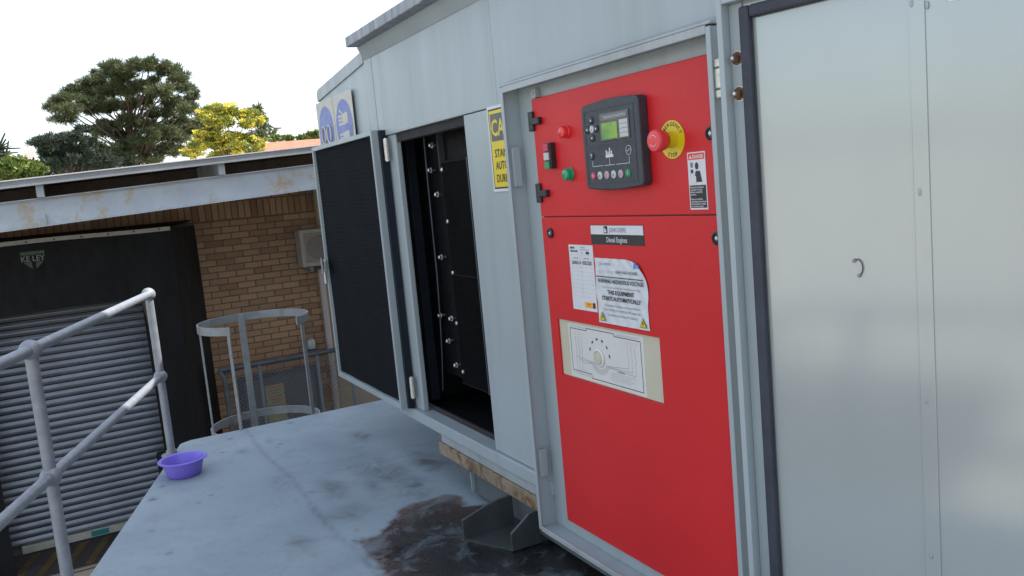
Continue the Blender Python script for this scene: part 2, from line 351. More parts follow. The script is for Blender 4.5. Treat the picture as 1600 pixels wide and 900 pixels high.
UXW = (1, 0, 0); UXB = (0, 1, 0); UZV = (0, 0, 1)
def grow(mb_list):
    r = MB()
    for q in mb_list: r.add(q.v, q.f)
    return r

# ================================================================== ground and slab
GZ = -2.66
g = MB(); R = 3000
g.add([(-R, -R, GZ), (R, -R, GZ), (R, R, GZ), (-R, R, GZ)], [(0, 1, 2, 3)])
tag(obj('dock_shade_sheet', MB().add([(-18, -14, GZ + .004), (-3, -14, GZ + .004), (-3, 14, GZ + .004), (-18, 14, GZ + .004)], [(0, 1, 2, 3)]), 'bay', origin=(-9, 0, GZ)), 'dark sheet of painted shade on the yard in front of the brick building', 'shade sheet', kind='structure')  # thin dark sheet over the yard, painting in the shade at the dock
tag(obj('ground', g, 'ground', origin=(0, 0, GZ)), 'grey concrete service yard below the raised slab', 'ground', kind='structure')

def edge_y(x): return max(-0.94 - 0.3152 * (x + 5.267), -1.60)
def build_slab():
    xs = np.concatenate([np.linspace(-5.285, -2.0, 190), np.linspace(-1.97, 1.8, 60)]); nv = 170; vv = []; ff = []
    tt = np.linspace(0, 1, nv) ** 1.35
    for i, x in enumerate(xs):
        y0 = edge_y(x)
        if x < -5.245: y0 += 0.05 * ((-5.245 - x) / 0.04) ** 1.3
        for t in tt: vv.append((x, y0 + (2.0 - y0) * t, 0.0))
    n = len(xs)
    ff = [(i * nv + j, (i + 1) * nv + j, (i + 1) * nv + j + 1, i * nv + j + 1) for i in range(n - 1) for j in range(nv - 1)]
    top = np.array(vv)
    bd = [i * nv for i in range(n)] + [(n - 1) * nv + j for j in range(1, nv)] + [i * nv + nv - 1 for i in range(n - 2, -1, -1)] + [j for j in range(nv - 2, 0, -1)]
    o = len(vv); vv += [(vv[k][0], vv[k][1], -0.22) for k in bd]; m = len(bd)
    ff += [(bd[k], o + k, o + (k + 1) % m, bd[(k + 1) % m]) for k in range(m)]; ff.append(tuple(o + k for k in range(m - 1, -1, -1)))
    mb = MB(); mb.v = vv; mb.f = ff
    ob = obj('concrete_slab', mb, 'slab', origin=(-2, 0, -0.22)); me = ob.data
    P = np.array([q.co[:] for q in me.vertices]) + np.array([-2, 0, -0.22]); X, Y = P[:, 0], P[:, 1]
    def sdist(poly):
        poly = np.array(poly); d = np.full(len(P), 9.0); ins = np.zeros(len(P), bool)
        for a, b in zip(poly, np.roll(poly, -1, 0)):
            e = b - a; w = P[:, :2] - a; t = np.clip((w @ e) / (e @ e), 0, 1); d = np.minimum(d, np.linalg.norm(w - t[:, None] * e, axis=1))
            c = ((a[1] > Y) != (b[1] > Y)) & (X < (b[0] - a[0]) * (Y - a[1]) / (b[1] - a[1] + 1e-12) + a[0]); ins ^= c
        return np.where(ins, d, -d)
    cr = [(60, 630), (190, 600), (300, 490), (320, 440), (480, 385), (600, 352), (690, 372), (705, 425), (850, 412), (1000, 400), (1500, 560), (1900, 900), (1500, 1300), (700, 1300), (300, 930), (240, 838), (150, 720)]
    oil = sdist([sp(540 + a / 3.81, 680 + b / 3.81)[:2] for a, b in cr])
    dirt = np.zeros(len(P))
    for px, py, rx, ry, s in [(565, 682, .10, .045, .9), (600, 735, .26, .11, .75), (668, 722, .2, .08, .8), (520, 765, .12, .06, .7), (440, 752, .09, .05, .5), (586, 757, .10, .05, .7), (380, 705, .05, .03, .5), (470, 850, .12, .05, .5),
                              (645, 760, .18, .09, .7), (540, 800, .10, .10, .5), (420, 690, .05, .02, .5), (530, 600, .2, .1, .4)]:
        c = sp(px, py); dirt = np.maximum(dirt, s * np.exp(-(((X - c[0]) / rx) ** 2 + ((Y - c[1]) / ry) ** 2)))
    for k in range(26):                                # small chips and specks
        c = (RNG.uniform(-5.2, -3), RNG.uniform(-1.3, -0.1)); r = RNG.uniform(.008, .02)
        dirt = np.maximum(dirt, 0.9 * np.exp(-(((X - c[0]) / r) ** 2 + ((Y - c[1]) / r) ** 2)))
    joint = np.exp(-((Y + 0.575 + 0.01 * np.sin(X * 5)) / 0.012) ** 2) * (X < -2.6)
    for nme, arr in (('oil', oil), ('dirt', dirt), ('joint', joint)):
        a = me.attributes.new(nme, 'FLOAT', 'POINT'); a.data.foreach_set('value', arr.astype(np.float32))
    return tag(ob, 'pale painted concrete slab with a dark oil stain under the generator', 'slab', kind='structure')
build_slab()
sw = MB().prism([(-5.1, -0.78, GZ), (-3.3, -1.40, GZ), (1.7, -1.40, GZ), (1.7, 1.9, GZ), (-5.1, 1.9, GZ)], (0, 0, -0.222 - GZ))
tag(obj('slab_base', sw, 'mortar'), 'supporting wall beneath the raised slab', 'wall', kind='structure')

# ================================================================== generator canopy
canopy = thing('generator_canopy', (-2.75, 0.6, 0.0), 'grey sheet steel generator canopy with two open doors on the slab', 'generator')
XL, XR, YB = -4.01, -1.432, 1.30
RZ = 2.075
def cp(name, mb, m='paint', **k): return obj(name, mb, m, canopy, **k)
cp('corner_post', B(XL, -3.905, 0.0, 0.10, 0.25, 2.045), bevel=0.004)
cp('upper_panel', B(-3.902, -2.667, 0.001, 0.03, 1.613, 2.045), bevel=0.003)
cp('upper_panel', B(-2.664, XR, -0.001, 0.03, 1.613, 2.045), bevel=0.003)
cp('side_panel', B(-2.955, -2.49, 0.002, 0.03, 0.302, 1.610), bevel=0.003)
cp('hinge_post', B(-3.902, -3.725, 0.012, 0.040, 0.30, 1.612), bevel=0.005)
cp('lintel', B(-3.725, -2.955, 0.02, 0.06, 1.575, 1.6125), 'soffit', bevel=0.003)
cp('sill', B(XL, -2.50, -0.012, 0.10, 0.247, 0.300), 'paint', bevel=0.004)
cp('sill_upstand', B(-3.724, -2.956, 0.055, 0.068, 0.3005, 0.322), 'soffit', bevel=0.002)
cp('back_wall', B(XL, XR, YB - 0.03, YB, 0.25, 2.045))
cp('end_wall', B(XL + 0.001, XL + 0.03, 0.101, YB - 0.031, 0.25, 2.045))
cp('end_wall', B(XR - 0.03, XR - 0.001, 0.031, YB - 0.031, 0.25, 2.045))
cp('floor_plate', B(XL + 0.03, XR - 0.03, 0.101, YB - 0.031, 0.255, 0.29), 'dark')
cp('partition', B(-2.62, -2.60, 0.032, YB - 0.032, 0.30, 2.05), 'dark')
cp('lining', B(-3.90, -2.63, 1.10, 1.12, 0.30, 2.05), 'foam'); cp('lining', B(-3.90, -2.63, 0.08, 1.10, 1.72, 1.74), 'foam'); cp('lining', B(-3.955, -3.935, 0.102, 1.10, 0.30, 1.74), 'foam')
cp('inner_post', B(-3.93, -3.84, 0.104, 0.15, 0.31, 1.70), 'dark_blue', bevel=0.003)
roof = cp('roof', MB().prism([(-3.99, -0.085, 2.046), (-3.99, -0.085, 2.092), (-3.99, YB + .08, 2.14), (-3.99, YB + .08, 2.046)], (3.99 + XR + 0.02, 0, 0)), 'paint_lip', bevel=0.004)
cp('roof_cove', MB().prism([(-3.995, -0.0015, 1.985), (-3.995, -0.03, 2.045), (-3.995, 0.0, 2.045)], (3.995 + XR, 0, 0)), 'paint')

# skid beam below the canopy, with a raked end and rusty flange
sk = MB().prism([(-3.56, 0.03, 0.135), (-3.27, 0.03, 0.03), (XR, 0.03, 0.03), (XR, 0.03, 0.135)], (0, 0.02, 0))
cp('skid_web', sk, 'skid', bevel=0.002)
cp('skid_flange', B(-3.565, -2.52, 0.004, 0.09, 0.1355, 0.193), 'rust', bevel=0.003)
cp('skid_rail', B(-3.545, -2.52, 0.012, 0.09, 0.1935, 0.2465), 'paint_dirty', bevel=0.003)
sk2 = MB().prism([(-3.56, YB - 0.10, 0.135), (-3.27, YB - 0.10, 0.03), (XR, YB - 0.10, 0.03), (XR, YB - 0.10, 0.135)], (0, 0.02, 0)); cp('skid_web', sk2, 'skid')
cp('skid_flange', B(-3.565, XR, YB - 0.14, YB - 0.05, 0.1355, 0.246), 'rust')
def outrigger(x0, x1, fa, fb):
    for x, f_, h_ in ((x0, fa, .085), (x1 - 0.012, fb, .072)):
        cp('outrigger_plate', MB().prism([(x, f_, 0.004), (x, f_, h_), (x, f_ + .11, 0.118), (x, f_ + .16, 0.128), (x, 0.02, 0.128), (x, 0.02, 0.004)] if f_ < -.15 else [(x, f_, 0.004), (x, f_, h_), (x, f_ + .08, 0.126), (x, 0.02, 0.128), (x, 0.02, 0.004)], (0.012, 0, 0)), 'skid_dark', bevel=0.0015)
    cp('outrigger_base', MB().prism([(x0 + .0121, fa + .003, 0.0006), (x1 - .0121, fb + .003, 0.0006), (x1 - .0121, YB - .2, 0.0006), (x0 + .0121, YB - .2, 0.0006)], (0, 0, .011)), 'skid_dark')
outrigger(-2.895, -2.675, -0.20, -0.10); outrigger(-1.75, -1.53, -0.2, -0.1)
cp('weld_tab', B(-3.255, -3.247, 0.012, 0.029, 0.04, 0.125), 'paint')

# bay frame round the control panel
FX0, FX1, FZ0, FZ1, FY = -2.517, -1.497, 0.136, 1.652, -0.062
fr = []
fr.append(B(FX0, FX0 + 0.007, FY, 0.0, FZ0, FZ1)); fr.append(B(FX1 - 0.007, FX1, FY, 0.0, FZ0, FZ1))
fr.append(B(FX0 + 0.0071, FX1 - 0.0071, FY, 0.0, FZ1 - 0.007, FZ1)); fr.append(B(FX0 + 0.0071, FX1 - 0.0071, FY, 0.0, FZ0, FZ0 + 0.007))
bayf = cp('bay_frame', grow(fr), 'paint')
lips = [(FX0 - .002, FX0 + 0.016, FZ0, FZ1), (FX1 - 0.014, FX1 + .002, FZ0, FZ1)]
for a, b_, c_, d_ in lips: cp('frame_lip', B(a, b_, FY - 0.004, FY + 0.001, c_, d_), 'paint', bevel=0.0018)
for a, b_ in ((FZ1 - 0.016, FZ1 + .004), (FZ0 - .004, FZ0 + 0.014)): cp('frame_lip', B(FX0 + 0.0161, FX1 - 0.0141, FY - 0.0042, FY + 0.001, a, b_), 'paint_dirty', bevel=0.0018)
cp('drip_rail', MB().prism([(FX0 - .004, -0.0012, 1.683), (FX0 - .004, -0.066, 1.663), (FX0 - .004, -0.066, 1.6565), (FX0 - .004, -0.0012, 1.6565)], (FX1 - FX0 + .006, 0, 0)), 'paint_dirty', bevel=0.002)
cp('bay_back', B(FX0 + 0.0072, FX1 - 0.0072, -0.0015, 0.02, FZ0 + 0.0072, FZ1 - 0.0072), 'paint', bevel=0.001)
for a, b_ in ((230, 292), (683, 742)):
    p0 = wp(803, a, -0.045); p1 = wp(803 + (40 if a > 500 else 0), b_, -0.045)
    kp = [B(FX0 + 0.0072, FX0 + 0.022, -0.05, -0.047, p1[2], p0[2]), B(FX0 + 0.019, FX0 + 0.022, -0.047, -0.022, p1[2], p0[2])]
    cp('latch_keeper', grow(kp), 'paint', bevel=0.0012)
pb = wp(836, 146, -0.012); cp('bracket', B(pb[0] - .012, pb[0] + .014, -0.02, -0.002, pb[2] - .014, pb[2] + .014), 'paint', bevel=0.001)
cp('bracket_screw', MB().lathe([(0.005, 0), (0.005, 0.004), (0.002, 0.006)], (pb[0], -0.02, pb[2]), (0, -1, 0), 10), 'steel')

# sloping hood at the far end
hz = lambda x: 2.0 + (x + 4.04) * (0.085)
hood = MB().prism([(-4.04, 0.004, 0.80), (-4.85, 0.004, 0.80), (-4.85, 0.004, 1.885), (-4.845, 0.004, 1.93), (-4.83, 0.004, 1.952), (-4.80, 0.004, 1.958), (-4.0115, 0.004, 2.028)][::-1], (0, YB - 0.01, 0))
cp('hood', hood, 'paint', bevel=0.003)
cp('hood_trim', MB().prism([(-4.0115, -0.004, 1.975), (-4.853, -0.004, 1.895), (-4.856, -0.004, 1.932), (-4.838, -0.004, 1.955), (-4.806, -0.004, 1.963), (-4.0115, -0.004, 2.033)], (0, 0.0075, 0)), 'paint_dirty', bevel=0.002)

# foam lined door, folded right back along the hood
DX0, DX1, DZ0, DZ1 = -4.885, -3.836, 0.300, 1.641
DY = -0.028
fdoor = cp('foam_door', B(DX0, DX1, DY + 0.001, DY + 0.006, DZ0, DZ1), 'paint')
def fd(name, mb, m='paint', **k): return obj(name, mb, m, fdoor, **k)
for (a, b_, c_, d_) in ((DX0, DX0 + 0.016, DZ0, DZ1), (DX1 - 0.020, DX1, DZ0, DZ1), (DX0 + .0161, DX1 - .0201, DZ0, DZ0 + 0.030), (DX0 + .0161, DX1 - .0201, DZ1 - 0.022, DZ1)):
    fd('door_frame', B(a, b_, DY - 0.034, DY + 0.0005, c_, d_), 'paint', bevel=0.002)
fd('door_return', B(DX1 + 0.0005, DX1 + 0.022, DY - 0.002, DY + 0.030, DZ0 + .004, DZ1 - .002), 'dark_blue', bevel=0.002)
def foam():
    nx, nz = 210, 280; x0, x1, z0, z1 = DX0 + .0165, DX1 - .0205, DZ0 + .0305, DZ1 - .0225; mb = MB(); vs = []
    for i in range(nx):
        for j in range(nz):
            x = x0 + (x1 - x0) * i / (nx - 1); z = z0 + (z1 - z0) * j / (nz - 1)
            h = 0.002 * abs(math.sin(x * 150) * math.sin(z * 150)) ** 0.7 + 0.0015 * math.sin(x * 17 + z * 9)
            vs.append((x, DY - 0.016 - h, z))
    mb.add(vs, [(i * nz + j, (i + 1) * nz + j, (i + 1) * nz + j + 1, i * nz + j + 1) for i in range(nx - 1) for j in range(nz - 1)]); return mb
fd('foam_lining', foam(), 'foam', smooth=True)
def hinge(zc, Y, x, parent, m='zinc', r=0.011, h=0.10):
    obj('hinge', MB().lathe([(r * .6, -h * .54), (r * .6, -h * .5), (r, -h * .5), (r, -h * .17), (r * .92, -h * .17), (r * .92, -h * .16), (r, -h * .16), (r, h * .17), (r * .92, h * .17), (r * .92, h * .18), (r, h * .18), (r, h * .5), (r * .6, h * .5), (r * .6, h * .54)], (x, Y, zc), (0, 0, 1), 14), m, parent, smooth=True)
p = wp(596, 235, -0.03); hinge(p[2], -0.012, -3.788, fdoor); p = wp(635, 605, -0.03); hinge(p[2], -0.012, -3.788, fdoor)
q = wp(515, 415, DY - .04)
lt = grow([B(DX0 - 0.035, DX0 + 0.03, DY - 0.046, DY - 0.036, q[2] - .035, q[2] + .03), MB().prism([(DX0 + .02, DY - .047, q[2] - .03), (DX0 + .10, DY - .075, q[2] - .045), (DX0 + .115, DY - .08, q[2] + .05), (DX0 + .03, DY - .047, q[2] + .028)], (.004, -.012, 0)), B(DX0 + 0.0, DX0 + 0.026, DY - 0.050, DY - 0.0462, q[2] - .11, q[2] - .0305)])
fd('door_latch', lt, 'white', bevel=0.004)

# control bay door, swung open past the canopy corner, inner face towards the camera
HA = math.radians(-11.0)
HP = np.array([-1.431, -0.080, 0.0]); DU = np.array([math.cos(-HA), math.sin(-HA), 0]); DW = np.array([DU[1], -DU[0], 0])   # along the door, out towards the camera
def dl(u, w, z): return HP + DU * u + DW * w + np.array([0, 0, z])
def dbox(u0, u1, w0, w1, z0, z1):
    return MB().add([dl(u0, w0, z0), dl(u1, w0, z0), dl(u1, w1, z0), dl(u0, w1, z0), dl(u0, w0, z1), dl(u1, w0, z1), dl(u1, w1, z1), dl(u0, w1, z1)],
                    [(0, 3, 2, 1), (4, 5, 6, 7), (0, 1, 5, 4), (1, 2, 6, 5), (2, 3, 7, 6), (3, 0, 4, 7)])
ZT, ZB_, DWID = 1.692, 0.12, 1.02
cdoor = obj('control_door', dbox(0.0, DWID, -0.022, 0.0, ZB_, ZT), 'door_skin', canopy, bevel=0.002)
def cdp(name, mb, m='paint', **k): return obj(name, mb, m, cdoor, **k)
for (u0, u1, z0, z1) in ((0, 0.014, ZB_, ZT), (DWID - 0.014, DWID, ZB_, ZT), (0.0141, DWID - 0.0141, ZT - 0.014, ZT), (0.0141, DWID - 0.0141, ZB_, ZB_ + 0.014)):
    cdp('door_flange', dbox(u0, u1, 0.0003, 0.030, z0, z1), 'paint', bevel=0.002)
cdp('hinge_strip', dbox(0.0143, 0.0475, 0.0003, 0.004, ZB_ + .0145, ZT - .0145), 'paint', bevel=0.001)
sz0, sz1 = ZB_ + 0.03, ZT - 0.026
def seal(u0, u1, z0, z1): cdp('door_seal', dbox(u0, u1, 0.0045, 0.020, z0, z1), 'seal', bevel=0.005)
seal(0.048, 0.073, sz0, sz1); seal(0.0735, DWID - 0.06, sz1 - 0.026, sz1); seal(0.0735, DWID - 0.06, sz0, sz0 + 0.026); seal(DWID - 0.06, DWID - 0.036, sz0, sz1)
cdp('inner_skin', dbox(0.0735, DWID - 0.0605, 0.0005, 0.0044, sz0 + .0262, sz1 - .0262), 'door_skin', bevel=0.001)
def door_u(px, py, w):
    n_ = DW; r = ray(px, py); o = HP + DW * w; t = ((o - CAM) @ n_) / (r @ n_); P_ = CAM + r * t; return (P_ - HP) @ DU, P_[2]
u0, _ = door_u(1428, 300, .006); u1, _ = door_u(1453, 300, .006)
cdp('stiffener', dbox(u0, u1, 0.0046, 0.0062, sz0 + .03, sz1 - .03), 'door_skin', bevel=0.0008)
cdp('seam', dbox(u1 + 0.0002, u1 + 0.0008, 0.0046, 0.0050, sz0 + .03, sz1 - .03), 'paint_dirty')
for px, py in ((1437, 300), (1447, 625), (1455, 868), (1424, 5), (1448, 8)):
    u_, z_ = door_u(px, py, .006); cdp('weld_spot', MB().ball(dl(u_, 0.0063, z_), 0.0042, 10, (0.9, 0.35, 1.8)), 'paint_dirty', smooth=True)
rw = []
for k in range(15):
    a = math.radians(125 - 200 * k / 14); uu, zz = door_u(1340, 418, .006); rw.append(dl(uu + 0.011 * math.cos(a), 0.007, zz + 0.0165 * math.sin(a)))
cdp('wire_ring', MB().tube(rw, 0.0011, 6), 'pipe_dark', smooth=True)
for k in (0, -1): cdp('ring_fixing', MB().ball(rw[k], 0.004, 8, (1, .5, 1)), 'galv', smooth=True)
u_, z_ = door_u(1482, 2, .006); cdp('door_label', dbox(u_, u_ + 0.16, 0.0046, 0.0054, z_ - .001, z_ + 0.07), 'white')
for py in (92, 147):
    u_, z_ = door_u(1146 + (py - 92) * .05, py, 0.01)
    w_ = cdp('hinge_bolt', MB().lathe([(0.0145, 0.0042), (0.0145, 0.006), (0.0085, 0.0062), (0.0085, 0.013), (0.003, 0.0112), (0.003, 0.018), (0.0018, 0.0195)], HP + DU * 0.030 + np.array([0, 0, z_]), DW, 14), 'rustbolt', smooth=True)
    cdp('washer', MB().lathe([(0.0162, 0.0041), (0.0162, 0.0056)], HP + DU * 0.030 + np.array([0, 0, z_]), DW, 18), 'zinc'); cdp('bolt_tip', MB().lathe([(0.0042, 0.0136), (0.0042, 0.024), (0.002, 0.0255)], HP + DU * 0.030 + np.array([0, 0, z_]), DW, 10), 'steel', smooth=True)
hz_ = wp(1128, 121, -.06)[2]
for zc, hh in ((hz_ + .034, .018), (hz_, .044), (hz_ - .034, .018)):
    cdp('door_hinge', B(wp(1121, 121, -.05)[0], wp(1131, 121, -.05)[0], -0.060, -0.048, zc - hh / 2, zc + hh / 2), 'zinc', bevel=0.002)

# ================================================================== radiator behind the foam door opening
rad = thing('engine_radiator', (-3.2, 0.5, 0.29), 'black engine radiator with bolted side plate inside the open canopy', 'radiator')
RY = 0.16
a0 = wp(668, 205, RY); a1 = wp(742, 240, RY)
sidep = obj('side_plate', B(wp(660, 250, RY)[0], -2.70, RY, RY + 0.01, 0.46, 1.70), 'radiator', rad, bevel=0.002)
gx0, gx1, gz0, gz1 = wp(706, 420, RY - .03)[0], wp(748, 420, RY - .03)[0], wp(755, 612, RY - .03)[2], wp(712, 248, RY - .03)[2]
obj('core', B(gx0, gx1, RY - 0.024, RY - 0.001, gz0, gz1), 'dark', rad)
fins = MB()
for k in range(26):
    x = gx0 + (gx1 - gx0) * (k + .5) / 26; fins.box(x - .0016, x + .0016, RY - 0.034, RY - 0.0245, gz0 + .004, gz1 - .004)
for z in (gz0 + .006, (gz0 + gz1) / 2, gz1 - .006): fins.box(gx0 + .002, gx1 - .002, RY - 0.0335, RY - 0.0248, z - .003, z + .003)
tag(obj('grille_bars', fins, 'radiator', rad), kind='stuff')
obj('edge_strip', B(gx1 + .001, gx1 + .008, RY - 0.040, RY - 0.001, gz0, gz1), 'pipe_dark', rad)
ln = [wp(*q, RY - .02) for q in ((661, 203), (668, 280), (676, 360), (683, 430), (688, 500), (691, 560), (692, 610))]
obj('cable', MB().tube(ln, 0.0035, 8), 'pipe_dark', rad, smooth=True)
obj('flange', B(wp(690, 200, RY)[0], wp(690, 200, RY)[0] + .006, RY - .03, RY - .0005, 1.42, 1.70), 'pipe_dark', rad)
for px, py in ((672, 227), (691, 265), (670, 266), (681, 304), (700, 346), (687, 402), (708, 426), (686, 493), (703, 498), (714, 505), (699, 533), (711, 571), (724, 581)):
    c = wp(px, py, RY - .036); bb = obj('bolt', MB().lathe([(0.006, -0.034), (0.006, -0.0125), (0.013, -0.012), (0.013, -0.008), (0.009, -0.0075), (0.009, 0.004), (0.005, 0.006)], c, (0.12, -1, 0.05), 8), 'steel', rad)

# ================================================================== red control panel
YR = -0.016
panel = thing('control_panel', (-2.0, 0.0, 0.15), 'red powder coated generator control cabinet with controller and stickers', 'control panel')
def pp(name, mb, m, parent=None, **k): return obj(name, mb, m, parent or panel, **k)
RX0, RX1 = wp(838, 250, YR)[0], -1.515
ZS = wp(900, 338.5, YR)[2]; ZTOP = wp(832, 155, YR)[2]; ZBOT = wp(892, 815, YR)[2]
up_door = pp('upper_door', B(RX0, RX1, YR, -0.002, ZS + 0.0015, ZTOP), 'red', bevel=0.002)
bx0, bx1 = wp(871, 500, YR)[0], wp(1030, 530, YR)[0]; bz0, bz1 = 0.708, 0.894
lo = MB(); X4 = [RX0, bx0, bx1, RX1]; Z4 = [ZBOT, bz0, bz1, ZS - 0.0015]
vs = [(x, y, z) for y in (YR, -0.002) for x in X4 for z in Z4]; idx = lambda s, i, j: s * 16 + i * 4 + j; fs = []
for i in range(3):
    for j in range(3):
        if (i, j) == (1, 1): continue
        for s in (0, 1): fs.append((idx(s, i, j), idx(s, i + 1, j), idx(s, i + 1, j + 1), idx(s, i, j + 1)))
for i in range(3):
    for j in (0, 3): fs.append((idx(0, i, j), idx(0, i + 1, j), idx(1, i + 1, j), idx(1, i, j)))
    for j in (0, 3): fs.append((idx(0, j, i), idx(0, j, i + 1), idx(1, j, i + 1), idx(1, j, i)))
for a, b_ in (((1, 1), (2, 1)), ((2, 1), (2, 2)), ((2, 2), (1, 2)), ((1, 2), (1, 1))): fs.append((idx(0, *a), idx(0, *b_), idx(1, *b_), idx(1, *a)))
lo.add(vs, fs); low_door = pp('lower_door', lo, 'red', bevel=0.0012)
pp('gasket', B(RX0 + .004, RX1, YR + 0.008, -0.003, ZS - 0.00145, ZS + 0.00145), 'black')
# hinges, lamps, switch, knobs on the upper door
for px, py in ((833, 190), (845, 302)):
    c = wp(px, py, YR - .004); hg = pp('panel_hinge', B(c[0] - .024, c[0] + .004, YR - .010, -0.0016, c[2] - .030, c[2] + .032), 'black', bevel=0.003)
    pp('hinge_arm', B(c[0] + .0002, c[0] + .05, YR - .016, YR - .0002, c[2] - .012, c[2] + .010), 'black', hg, bevel=0.003)
for (px, py, m) in ((886, 206, 'red_lens'), (892, 272, 'green_lens')):
    c = wp(px, py, YR); lb = pp('indicator_lamp', MB().lathe([(0.0205, 0.0002), (0.0205, 0.004), (0.0185, 0.006)], c, (0, -1, 0), 24), m, smooth=True)
    pp('lens', MB().lathe([(0.0175, 0.0061), (0.0180, 0.018), (0.0150, 0.0225), (0.006, 0.024)], c, (0, -1, 0), 24), m, lb, smooth=True)
c = wp(864, 243, YR); sw_ = pp('push_switch', B(c[0] - .016, c[0] + .018, YR - .020, YR - .0002, c[2] - .040, c[2] + .040), 'black', bevel=0.002)
for k, m in enumerate(('red_key', 'white_key', 'green_key')):
    pp('button', B(c[0] - .015, c[0] + .013, YR - .026, YR - .0202, c[2] + .014 - k * .027, c[2] + .037 - k * .027), m, sw_, bevel=0.0015)
for px, py, par in ((861, 364, low_door), (1112, 208, up_door), (1122, 372, low_door)):
    c = wp(px, py, YR); c[0] = min(c[0], -1.535)
    lk = pp('quarter_turn_lock', MB().lathe([(0.0165, 0.0002), (0.0165, 0.006), (0.012, 0.0075), (0.010, 0.004)], c, (0, -1, 0), 20), 'black', smooth=True)
    pp('lock_core', MB().lathe([(0.006, 0.0041), (0.006, 0.0062), (0.002, 0.0066)], c, (0, -1, 0), 4), 'zinc', lk)
# emergency stop
c = wp(1051, 218, YR); es = pp('emergency_stop', MB().lathe([(0.048, 0.0002), (0.048, 0.0022)], c, (0, -1, 0), 40), 'yellow')
pp('collar', MB().lathe([(0.021, 0.0023), (0.021, 0.006), (0.0200, 0.0065), (0.0200, 0.022), (0.016, 0.0222)], c, (0, -1, 0), 28), 'yellow', es, smooth=True)
pp('mushroom_button', MB().lathe([(0.014, 0.0223), (0.023, 0.027), (0.025, 0.030), (0.0285, 0.050), (0.0285, 0.056), (0.025, 0.0605), (0.010, 0.0622)], c, (0, -1, 0), 32), 'red_knob', es, smooth=True)
ar = MB()
for s_ in (0, 1):
    pts = [c + np.array([0.014 * math.cos(a + s_ * math.pi), -0.0622, 0.014 * math.sin(a + s_ * math.pi)]) for a in np.linspace(0.5, 2.6, 10)]
    ar.tube(pts, 0.0008, 5)
pp('arrow_mark', ar, 'white_ink', es)
def arc_text(s, cc, r, a0, a1, h, m, parent):
    g_ = MB()
    for k, ch in enumerate(s):
        a = math.radians(a0 + (a1 - a0) * k / (len(s) - 1)); e = np.array([math.cos(a), 0, math.sin(a)])
        sgn = 1 if math.sin(a) > 0 else -1
        ux = np.array([math.sin(a), 0, -math.cos(a)]) * sgn; uy = e * sgn
        o_ = cc + e * (r if sgn > 0 else r + h); q_ = text_mb(ch, o_, ux, uy, h, None, 0.02, 'CENTER'); g_.add(q_.v, q_.f)
    obj('lettering', g_, m, parent, recalc=False)
arc_text('EMERGENCY', c + np.array([0, -0.0026, 0]), 0.034, 155, 25, 0.0095, 'ink', es); arc_text('STOP', c + np.array([0, -0.0026, 0]), 0.034, 247, 293, 0.0095, 'ink', es)

# controller
def wr(px, py): q_ = wp(px, py, YR); return q_[0], q_[2]
CX0, CX1, CZ0, CZ1 = -2.074, -1.803, 1.302, 1.545
YC = YR - 0.030
def round_rect(x0, x1, z0, z1, r, y, bow=0.0, n=6):
    pts = []
    for cx_, cz_, a in ((x1 - r, z0 + r, -90), (x1 - r, z1 - r, 0), (x0 + r, z1 - r, 90), (x0 + r, z0 + r, 180)):
        for k in range(n + 1):
            t = math.radians(a + 90 * k / n); pts.append((cx_ + r * math.cos(t), y, cz_ + r * math.sin(t)))
    out = []
    for i, q_ in enumerate(pts):
        out.append(q_); nx_ = pts[(i + 1) % len(pts)]
        if abs(nx_[0] - q_[0]) > 0.1:
            for k in range(1, 9):
                t = k / 9; s_ = 1 if q_[2] > (z0 + z1) / 2 else -1
                out.append((q_[0] + (nx_[0] - q_[0]) * t, y, q_[2] + s_ * bow * math.sin(math.pi * t)))
    return out
ctl = pp('controller', MB().prism(round_rect(CX0, CX1, CZ0 + .004, CZ1 - .004, 0.014, YC, 0.006), (0, YR - 0.0002 - YC, 0)), 'controller', bevel=0.004)
def ct(name, mb, m, **k): return obj(name, mb, m, ctl, **k)
def cu_(u, v): return (CX0 + (CX1 - CX0) * u, CZ0 + (CZ1 - CZ0) * v)
def crect(name, u0, u1, v0, v1, y0, y1, m, bevel=0.0):
    a = cu_(u0, v0); b_ = cu_(u1, v1); return ct(name, B(a[0], b_[0], y1, y0, a[1], b_[1]), m, bevel=bevel)
def outline(u0, u1, v0, v1, t, y, m, name):
    a = cu_(u0, v0); b_ = cu_(u1, v1); g_ = grow([B(a[0], b_[0], y, YC - .0001, a[1], a[1] + t), B(a[0], b_[0], y, YC - .0001, b_[1] - t, b_[1]), B(a[0], a[0] + t, y, YC - .0001, a[1] + t, b_[1] - t), B(b_[0] - t, b_[0], y, YC - .0001, a[1] + t, b_[1] - t)]); return ct(name, g_, m)
outline(0.06, 0.92, 0.50, 0.91, .0016, YC - .0008, 'black', 'fascia_groove'); outline(0.06, 0.92, 0.07, 0.475, .0016, YC - .0008, 'black', 'fascia_groove')
crect('screen_bezel', 0.345, 0.845, 0.545, 0.855, YC - .0002, YC - .0025, 'screen_dark', .0006)
crect('screen', 0.375, 0.645, 0.565, 0.745, YC - .0026, YC - .0034, 'screen')
crect('screen_header', 0.375, 0.825, 0.775, 0.84, YC - .0026, YC - .0032, 'ink_soft')
for k in range(4): crect('label_tab', 0.685, 0.825, 0.565 + k * .049, 0.565 + k * .049 + .044, YC - .0026, YC - .0033, 'white_key')
a = cu_(0.43, 0.795); lettering('DEEP SEA ELECTRONICS', (a[0], YC - .0034, a[1]), UXW, UZV, .006, 'white_ink', ctl, w=.075); a = cu_(0.70, 0.795); lettering('7310', (a[0], YC - .0034, a[1]), UXW, UZV, .006, 'white_ink', ctl, w=.026)
